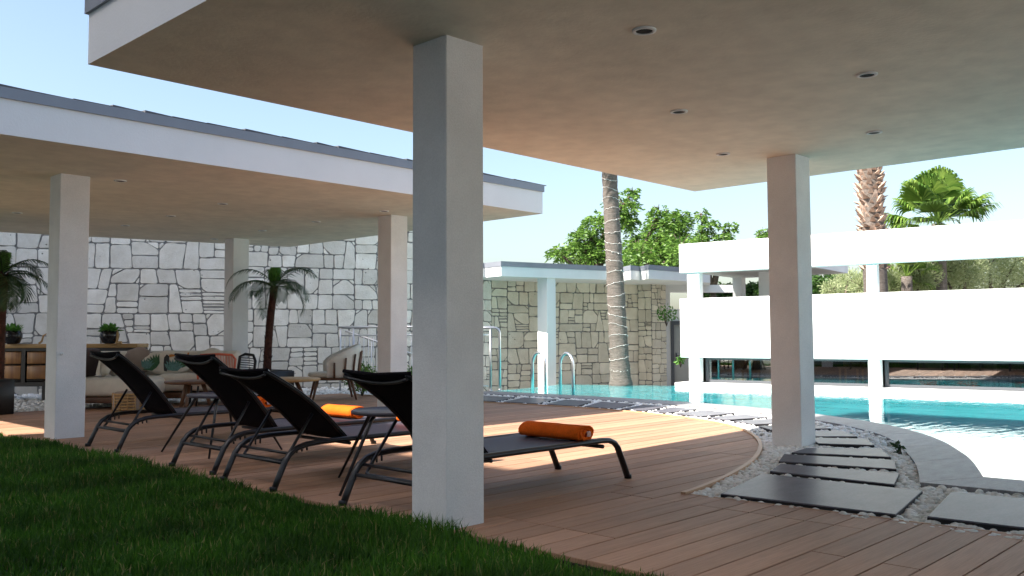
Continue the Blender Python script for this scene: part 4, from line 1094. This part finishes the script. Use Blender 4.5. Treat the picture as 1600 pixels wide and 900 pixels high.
shrub(V3(652, 17.9), .34, .55, 700, 'green shrub between the white column and the big column', size=.07)

# ------------------------------------------------------------------ trees
def tree(name, base, h, clumps, nleaf, lsize, m, label, trunk_r=.16, cat='tree', bark='bark', droop=.5, aspect=.4, lean=None, compound=True):
    """clumps: list of (dx, dy, z, r) about the base"""
    t = empty(name, base, 0, label=label, cat=cat)
    b = MB(); r = random.Random(int(abs(base[0]*13)))
    zt = min(c_[2] for c_ in clumps)
    fork = (0, 0, max(.8, zt*.62)); b.tube([(0, 0, -.6), (0.03, .02, fork[2]*.5), fork], [trunk_r*1.25, trunk_r, trunk_r*.85], 9)
    b.build('trunk', M[bark], t)
    for (x, y_, z, rad) in clumps:
        b = MB(); mid = (x*.45+r.uniform(-.2, .2), y_*.45+r.uniform(-.2, .2), fork[2]+(z-fork[2])*.6)
        b.tube([fork, mid, (x, y_, z)], [trunk_r*.55, trunk_r*.35, trunk_r*.12], 6)
        for k in range(7):
            a = r.uniform(0, 2*PI); e = r.uniform(-.3, 1.2); l = rad*r.uniform(.7, 1.0)
            b.tube([(x, y_, z), (x+math.cos(a)*math.cos(e)*l, y_+math.sin(a)*math.cos(e)*l, z+math.sin(e)*l)], [trunk_r*.12, .008], 4)
        b.build('branch', M[bark], t)
    tot = sum(c_[3]**2 for c_ in clumps); PP = []; DD = []
    for (x, y_, z, rad) in clumps:
        n = int(nleaf*rad**2/tot)
        if compound:
            # sprays: leaflets along short drooping twigs
            ns = max(6, n//14); q = rng.normal(0, 1, (ns, 3)); q /= np.linalg.norm(q, axis=1)[:, None]
            lump = 1+.25*np.sin(q[:, 0]*5+x*3)*np.cos(q[:, 1]*6+z*2)
            q2 = q*(rad*.82*lump*(rng.random(ns)**.33))[:, None]*np.array([1, 1, .85])
            dr = q*np.array([1, 1, .5])+np.array([0, 0, -droop]); dr /= np.linalg.norm(dr, axis=1)[:, None]
            tt = np.linspace(0, 1, 14)[None, :, None]; L_ = min(lsize*4.2, rad*.5)
            pts = q2[:, None, :]+dr[:, None, :]*tt*L_+np.array([0, 0, -1])*(tt**2)*L_*.35
            PP.append((pts+np.array([x, y_, z])).reshape(-1, 3)); sd2 = np.cross(dr, np.array([0, 0, 1.0])); sgn = np.where(np.arange(14) % 2, 1, -1)[None, :, None]
            DD.append((sd2[:, None, :]*sgn+dr[:, None, :]*.6).reshape(-1, 3))
        else:
            q = rng.normal(0, 1, (n, 3)); q /= np.linalg.norm(q, axis=1)[:, None]
            lump = 1+.3*np.sin(q[:, 0]*6+x*3)*np.cos(q[:, 1]*5+z*2)
            PP.append(q*(rad*lump*(rng.random(n)**.4))[:, None]+np.array([x, y_, z])); DD.append(q+np.array([0, 0, .4]))
    leaves(np.concatenate(PP), lsize, 'crown', m, t, aspect, 0, np.concatenate(DD))
    return t
def clump_list(base, D, spec):
    """spec rows: bearing, elevation row, radius in the same units, depth offset"""
    out = []
    for (px, py, rp, dd) in spec:
        p = at(px, D+dd); out.append((p.x-base[0], p.y-base[1], hgt(px, py, D+dd), rp*(D+dd)/FPX))
    return out
D = 30; base = V3(1000, D)
tree('broadleaf_tree', base, 6, clump_list(base, D, [(1040, 352, 34, 0), (1018, 385, 38, 1), (1065, 385, 30, -1), (1000, 400, 40, 0), (1048, 405, 36, 1), (1030, 330, 14, 0), (1062, 345, 22, 0)]),
     13000, .14, 'leaf', 'dense green broadleaf tree directly right of the ringed palm trunk', .22)
base = V3(925, D+1)
tree('broadleaf_tree', base, 6, clump_list(base, D+1, [(932, 350, 26, 0), (912, 372, 24, 0), (975, 318, 26, 0), (980, 345, 18, 0), (905, 395, 24, 1), (876, 396, 18, 0), (938, 385, 24, 0), (925, 400, 16, 0), (990, 300, 10, 0)]),
     8500, .14, 'leaf', 'green broadleaf tree rising on both sides of the ringed palm trunk', .2)
base = V3(1115, D+2)
tree('broadleaf_tree', base, 6, clump_list(base, D+2, [(1098, 335, 12, 0), (1108, 352, 17, 0), (1085, 375, 22, 0), (1128, 372, 20, 0), (1142, 355, 12, 0), (1110, 392, 24, 0), (1075, 392, 20, 0)]),
     4600, .13, 'leaf', 'lighter open tree just above the left end of the white parapet', .16)
base = V3(1195, D+4)
tree('broadleaf_tree', base, 5, clump_list(base, D+4, [(1196, 366, 13, 0), (1190, 382, 16, 0)]), 1500, .13, 'leaf', 'small treetop at the left edge of the right column', .1)
base = V3(1300, D+6)
tree('dark_tree', base, 4, clump_list(base, D+6, [(1290, 440, 22, 0), (1310, 446, 22, 1), (1270, 450, 20, 0), (1240, 455, 22, 0), (1335, 460, 18, 0)]), 9000, .16, 'leafd', 'dark tree seen through the gap right of the right column', .14)
base = V3(1150, D+3)
tree('dark_tree', base, 4, clump_list(base, D+3, [(1130, 455, 18, 0), (1155, 458, 20, 0), (1185, 456, 22, 0), (1100, 462, 20, 0)]), 9000, .16, 'leafd', 'dark tree seen through the gap left of the right column', .14)
D = 27
for i, (px, spec, lab) in enumerate((
    (1420, [(1400, 440, 30, 0), (1440, 432, 28, 0), (1425, 452, 34, 1), (1385, 455, 22, 0)], 'pale olive tree beside the palm fronds behind the gap'),
    (1490, [(1475, 425, 34, 0), (1510, 418, 34, 0), (1490, 448, 44, 1)], 'grey green olive tree in the middle of the gap'),
    (1570, [(1550, 415, 38, 0), (1590, 408, 40, 0), (1570, 446, 48, 1), (1630, 420, 44, 0)], 'big olive tree at the right end of the gap'),
    (1335, [(1325, 440, 20, 1), (1345, 446, 18, 0), (1355, 432, 14, 0), (1300, 455, 16, 0)], 'thin olive tree left of the brown palm trunk'))):
    base = V3(px, D+i*.6)
    tree('olive_tree', base, 4, clump_list(base, D+i*.6, spec), 15000 if i < 3 else 4500, .10, 'olive', lab, .15, aspect=.28, compound=False)
# tall palm trunk standing at the pool's far end
t = empty('ringed_palm', V3(969, 21.5, -.1), 0, label='tall grey palm trunk wound with light strings at the far end of the pool', cat='palm tree')
b = MB(); pts = []; rs = []; top = at(953, 21.5)-at(969, 21.5); r = random.Random(2); Hh = 8.2
for i in range(60):
    f = i/59; pts.append((top.x*f*1.45, top.y*f*1.45, Hh*f)); rs.append((.235-.085*f+.05*max(0, .08-f)/.08)*(1+.035*math.sin(i*2.1)+r.uniform(-.02, .02)))
b.tube(pts, rs, 18); b.build('trunk', M['palmbark'], t)
nr = 26
for k in range(nr):
    f = .03+k*.031; z = Hh*f; x, y_ = top.x*f*1.45, top.y*f*1.45; rad = .235-.085*f+.012; b = MB(); n = 26
    pp = [(x+math.cos(2*PI*i/n)*rad, y_+math.sin(2*PI*i/n)*rad, z+.06*math.sin(2*PI*i/n+k)+r.uniform(-.016, .016)) for i in range(n)]
    b.tube(pp, .003, 4, closed=True)
    for i in range(k % 3, n, 3): q = Vector(pp[i]); s_ = r.uniform(.004, .011); b.box(q.x-s_, q.y-s_, q.z-s_*.6, q.x+s_, q.y+s_, q.z+s_*.6)
    b.build('light_string', M['pebble'], t)
V, F = [], []; rr_ = random.Random(9)
for i in range(22): frond(V, F, (pts[-1][0], pts[-1][1], Hh-.05), i*2.4, rr_.uniform(-.2, 1.3), rr_.uniform(2.4, 3.1), rr_.uniform(1.2, 1.9), 40, .75, .022, .5, rr_)
np_mesh('crown', [v[:] for v in V], F, M['palmleaf'], t)
# fan palms
def fan_leaf(V, F, p, d, L, r, n=22, spread=2.6):
    p = Vector(p); d = Vector(d).normalized(); s = d.cross(Vector((0, 0, 1)))
    if s.length < .1: s = Vector((1, 0, 0))
    s.normalize(); nrm = s.cross(d).normalized()
    q = p+d*L*.9; k = len(V); w_ = .02
    V += [p-s*w_, p+s*w_, q+s*w_, q-s*w_]; F.append((k, k+1, k+2, k+3))
    for i in range(n):
        a = (i/(n-1)-.5)*spread; dd = (d*math.cos(a)+s*math.sin(a)+nrm*.18*math.cos(a*1.5)).normalized(); l = L*(.95-.22*abs(a)/1.3)*r.uniform(.9, 1.08)
        ws = dd.cross(nrm).normalized()*L*.05; m_ = q+dd*l*.6; m2 = q+dd*l*.85+Vector((0, 0, -.10*l)); tip = q+dd*l+Vector((0, 0, -.34*l))
        k = len(V); V += [q-ws*.3, q+ws*.3, m_+ws, m_-ws, m2+ws*.6, m2-ws*.6, tip+ws*.05, tip-ws*.05]
        F += [(k, k+1, k+2, k+3), (k+3, k+2, k+4, k+5), (k+5, k+4, k+6, k+7)]
def fan_palm(base, H, R, n, label, rt, lean=(0, 0), boots=False, name='fan_palm', boot0=0.0):
    t = empty(name, base, 0, label=label, cat='palm tree'); r = random.Random(int(abs(base[0])*10))
    b = MB(); K = 24; pts = [(lean[0]*i/K, lean[1]*i/K, -.6+(H+.6)*i/K) for i in range(K+1)]; b.tube(pts, [rt*(1.1-.15*i/K) for i in range(K+1)], 14)
    b.build('trunk', M['palmbark'], t)
    if boots:
        b = MB(); z = boot0; i = 0
        while z < H-.05:
            m_ = 9
            for k in range(m_):
                a = 2*PI*(k+.5*(i % 2))/m_+r.uniform(-.08, .08); c_, s_ = math.cos(a), math.sin(a)
                base_r = rt*.92; ou = rt*r.uniform(1.15, 1.62); hh = r.uniform(.06, .24); ww = rt*r.uniform(.22, .38)
                tx_, ty_ = -s_, c_; x, y_ = c_*base_r, s_*base_r; ox, oy = lean[0]*(z+.6)/(H+.6), lean[1]*(z+.6)/(H+.6)
                p = [(x-tx_*ww, y_-ty_*ww, z), (x+tx_*ww, y_+ty_*ww, z), (c_*ou+tx_*ww*.25, s_*ou+ty_*ww*.25, z+hh), (c_*ou-tx_*ww*.25, s_*ou-ty_*ww*.25, z+hh), (c_*base_r*.95, s_*base_r*.95, z+hh*.8), (c_*ou*.99, s_*ou*.99, z+hh*.62)]
                p = [(q_[0]+ox, q_[1]+oy, q_[2]) for q_ in p]
                b.add(p, [(0, 1, 2, 3), (0, 3, 4), (1, 4, 2), (3, 2, 4), (0, 5, 1)])
            z += .125; i += 1
        tag(b.build('leaf_bases', M['boot'], t), kind='stuff')
    V, F = [], []
    for i in range(n):
        az = i*2.4+r.uniform(-.2, .2); el = r.uniform(-.35, 1.4); d = (math.cos(az)*math.cos(el), math.sin(az)*math.cos(el), math.sin(el))
        fan_leaf(V, F, (lean[0], lean[1], H), d, R*r.uniform(.50, .66), r)
    if n: np_mesh('crown', [v[:] for v in V], F, M['palmleaf'], t)
    return t
DW = 23.6; base = V3(1374, DW)
fan_palm(base, 7.6, 1.5, 34, 'tall palm trunk rough with cut leaf bases behind the white parapet', .29, tuple((RH*-.22)[:2]), True, boot0=2.9)
DW = 27; base = V3(1470, DW)
fan_palm(base, hgt(1470, 350, DW), 1.68, 38, 'green fan palm crown rising above the white parapet', .2)
base = V3(1418, 26)
fan_palm(base, hgt(1418, 432, 26), 1.2, 14, 'low fan palm with yellowish fronds seen through the gap', .16)
# climbing plant at the door wall
shrub((*at(1041, 25.4)[:2], 1.50), .34, .50, 150, 'spindly green climber at the top of the stone pier by the door', 'shoot', 'climber', .10, 'climber')
shrub((*at(1062, 22.9)[:2], 0.42), .12, .16, 60, 'tiny green sprig beside the grey door', 'shoot', 'sprig', .10, 'plant')
shrub(tuple(V3(1412, 8.9, -.03)) if False else (9.02, 3.35, -.05), .04, .12, 26, 'small weed with thin leaves growing by the coping', 'feather', 'weed', .07, 'weed')

# ------------------------------------------------------------------ grass
def grass():
    n = 480000
    x = rng.uniform(-3.2, 3.66, n); y = rng.uniform(.5, 17.3, n)
    dep = x*FH.x+y*FH.y; lat = x*RH.x+y*RH.y
    keep = (dep > 2.6) & (np.abs(lat) < dep*.60+1.8) & (rng.random(n) < np.clip(7.0/dep, .25, 1)**1.1)
    x, y = x[keep], y[keep]; n = len(x)
    edge = 3.63-.05*np.clip(3.75-y, 0, 1)+.05*np.sin(y*3.1)+.035*np.sin(y*7.7+1)+rng.uniform(-.02, .05, n); k = x < edge
    # tuft around the column foot stays outside the shaft
    k &= ~((x > 3.77) & (x < 4.15) & (y > 4.17) & (y < 4.54))
    x, y = x[k], y[k]; n = len(x)
    dep = x*FH.x+y*FH.y
    clump = .5+.5*np.sin(x*4.3+1.7*np.sin(y*2.9))*np.sin(y*5.1+1.3*np.sin(x*3.3))
    h = (.065+.055*rng.random(n)+.035*clump)*(1+.25*np.sin(y*.9))
    h *= 1+.45*np.exp(-((y-4.05)**2/.30+(x-3.5)**2/.12))
    h *= 1-.48*np.clip(3.75-y, 0, 1)*np.clip((x-2.9)/.6, 0, 1)
    bare = np.exp(-(((x-1.4)**2+(y-4.6)**2)/.25)); h *= 1-.45*bare
    wd = .0024*(1+dep*.16)*rng.uniform(.7, 1.3, n)
    a = rng.uniform(0, 2*PI, n); b = rng.normal(0, .35, n)+.2; la = a+rng.normal(0, 1.2, n)
    c, s = np.cos(a), np.sin(a); lx, ly = np.cos(la)*np.abs(b), np.sin(la)*np.abs(b)
    z0 = np.full(n, -.055)
    B0 = np.stack([x-c*wd, y-s*wd, z0], 1); B1 = np.stack([x+c*wd, y+s*wd, z0], 1)
    m = np.stack([x+lx*h*.4, y+ly*h*.4, z0+h*.6], 1); W = np.stack([c*wd*.75, s*wd*.75, 0*wd], 1)
    tip = np.stack([x+lx*h*1.05, y+ly*h*1.05, z0+h*(1-.25*np.minimum(np.abs(b), 1))], 1)
    V = np.stack([B0, B1, m+W, m-W, tip], 1).reshape(-1, 3)
    i = np.arange(n)*5
    F = np.concatenate([np.stack([i, i+1, i+2], 1), np.stack([i, i+2, i+3], 1), np.stack([i+3, i+2, i+4], 1)])
    o = np_mesh('lawn_grass', V, F, M['grass'])
    tag(o, 'dark green grass of the shaded lawn in the foreground', 'grass', kind='stuff')
grass()
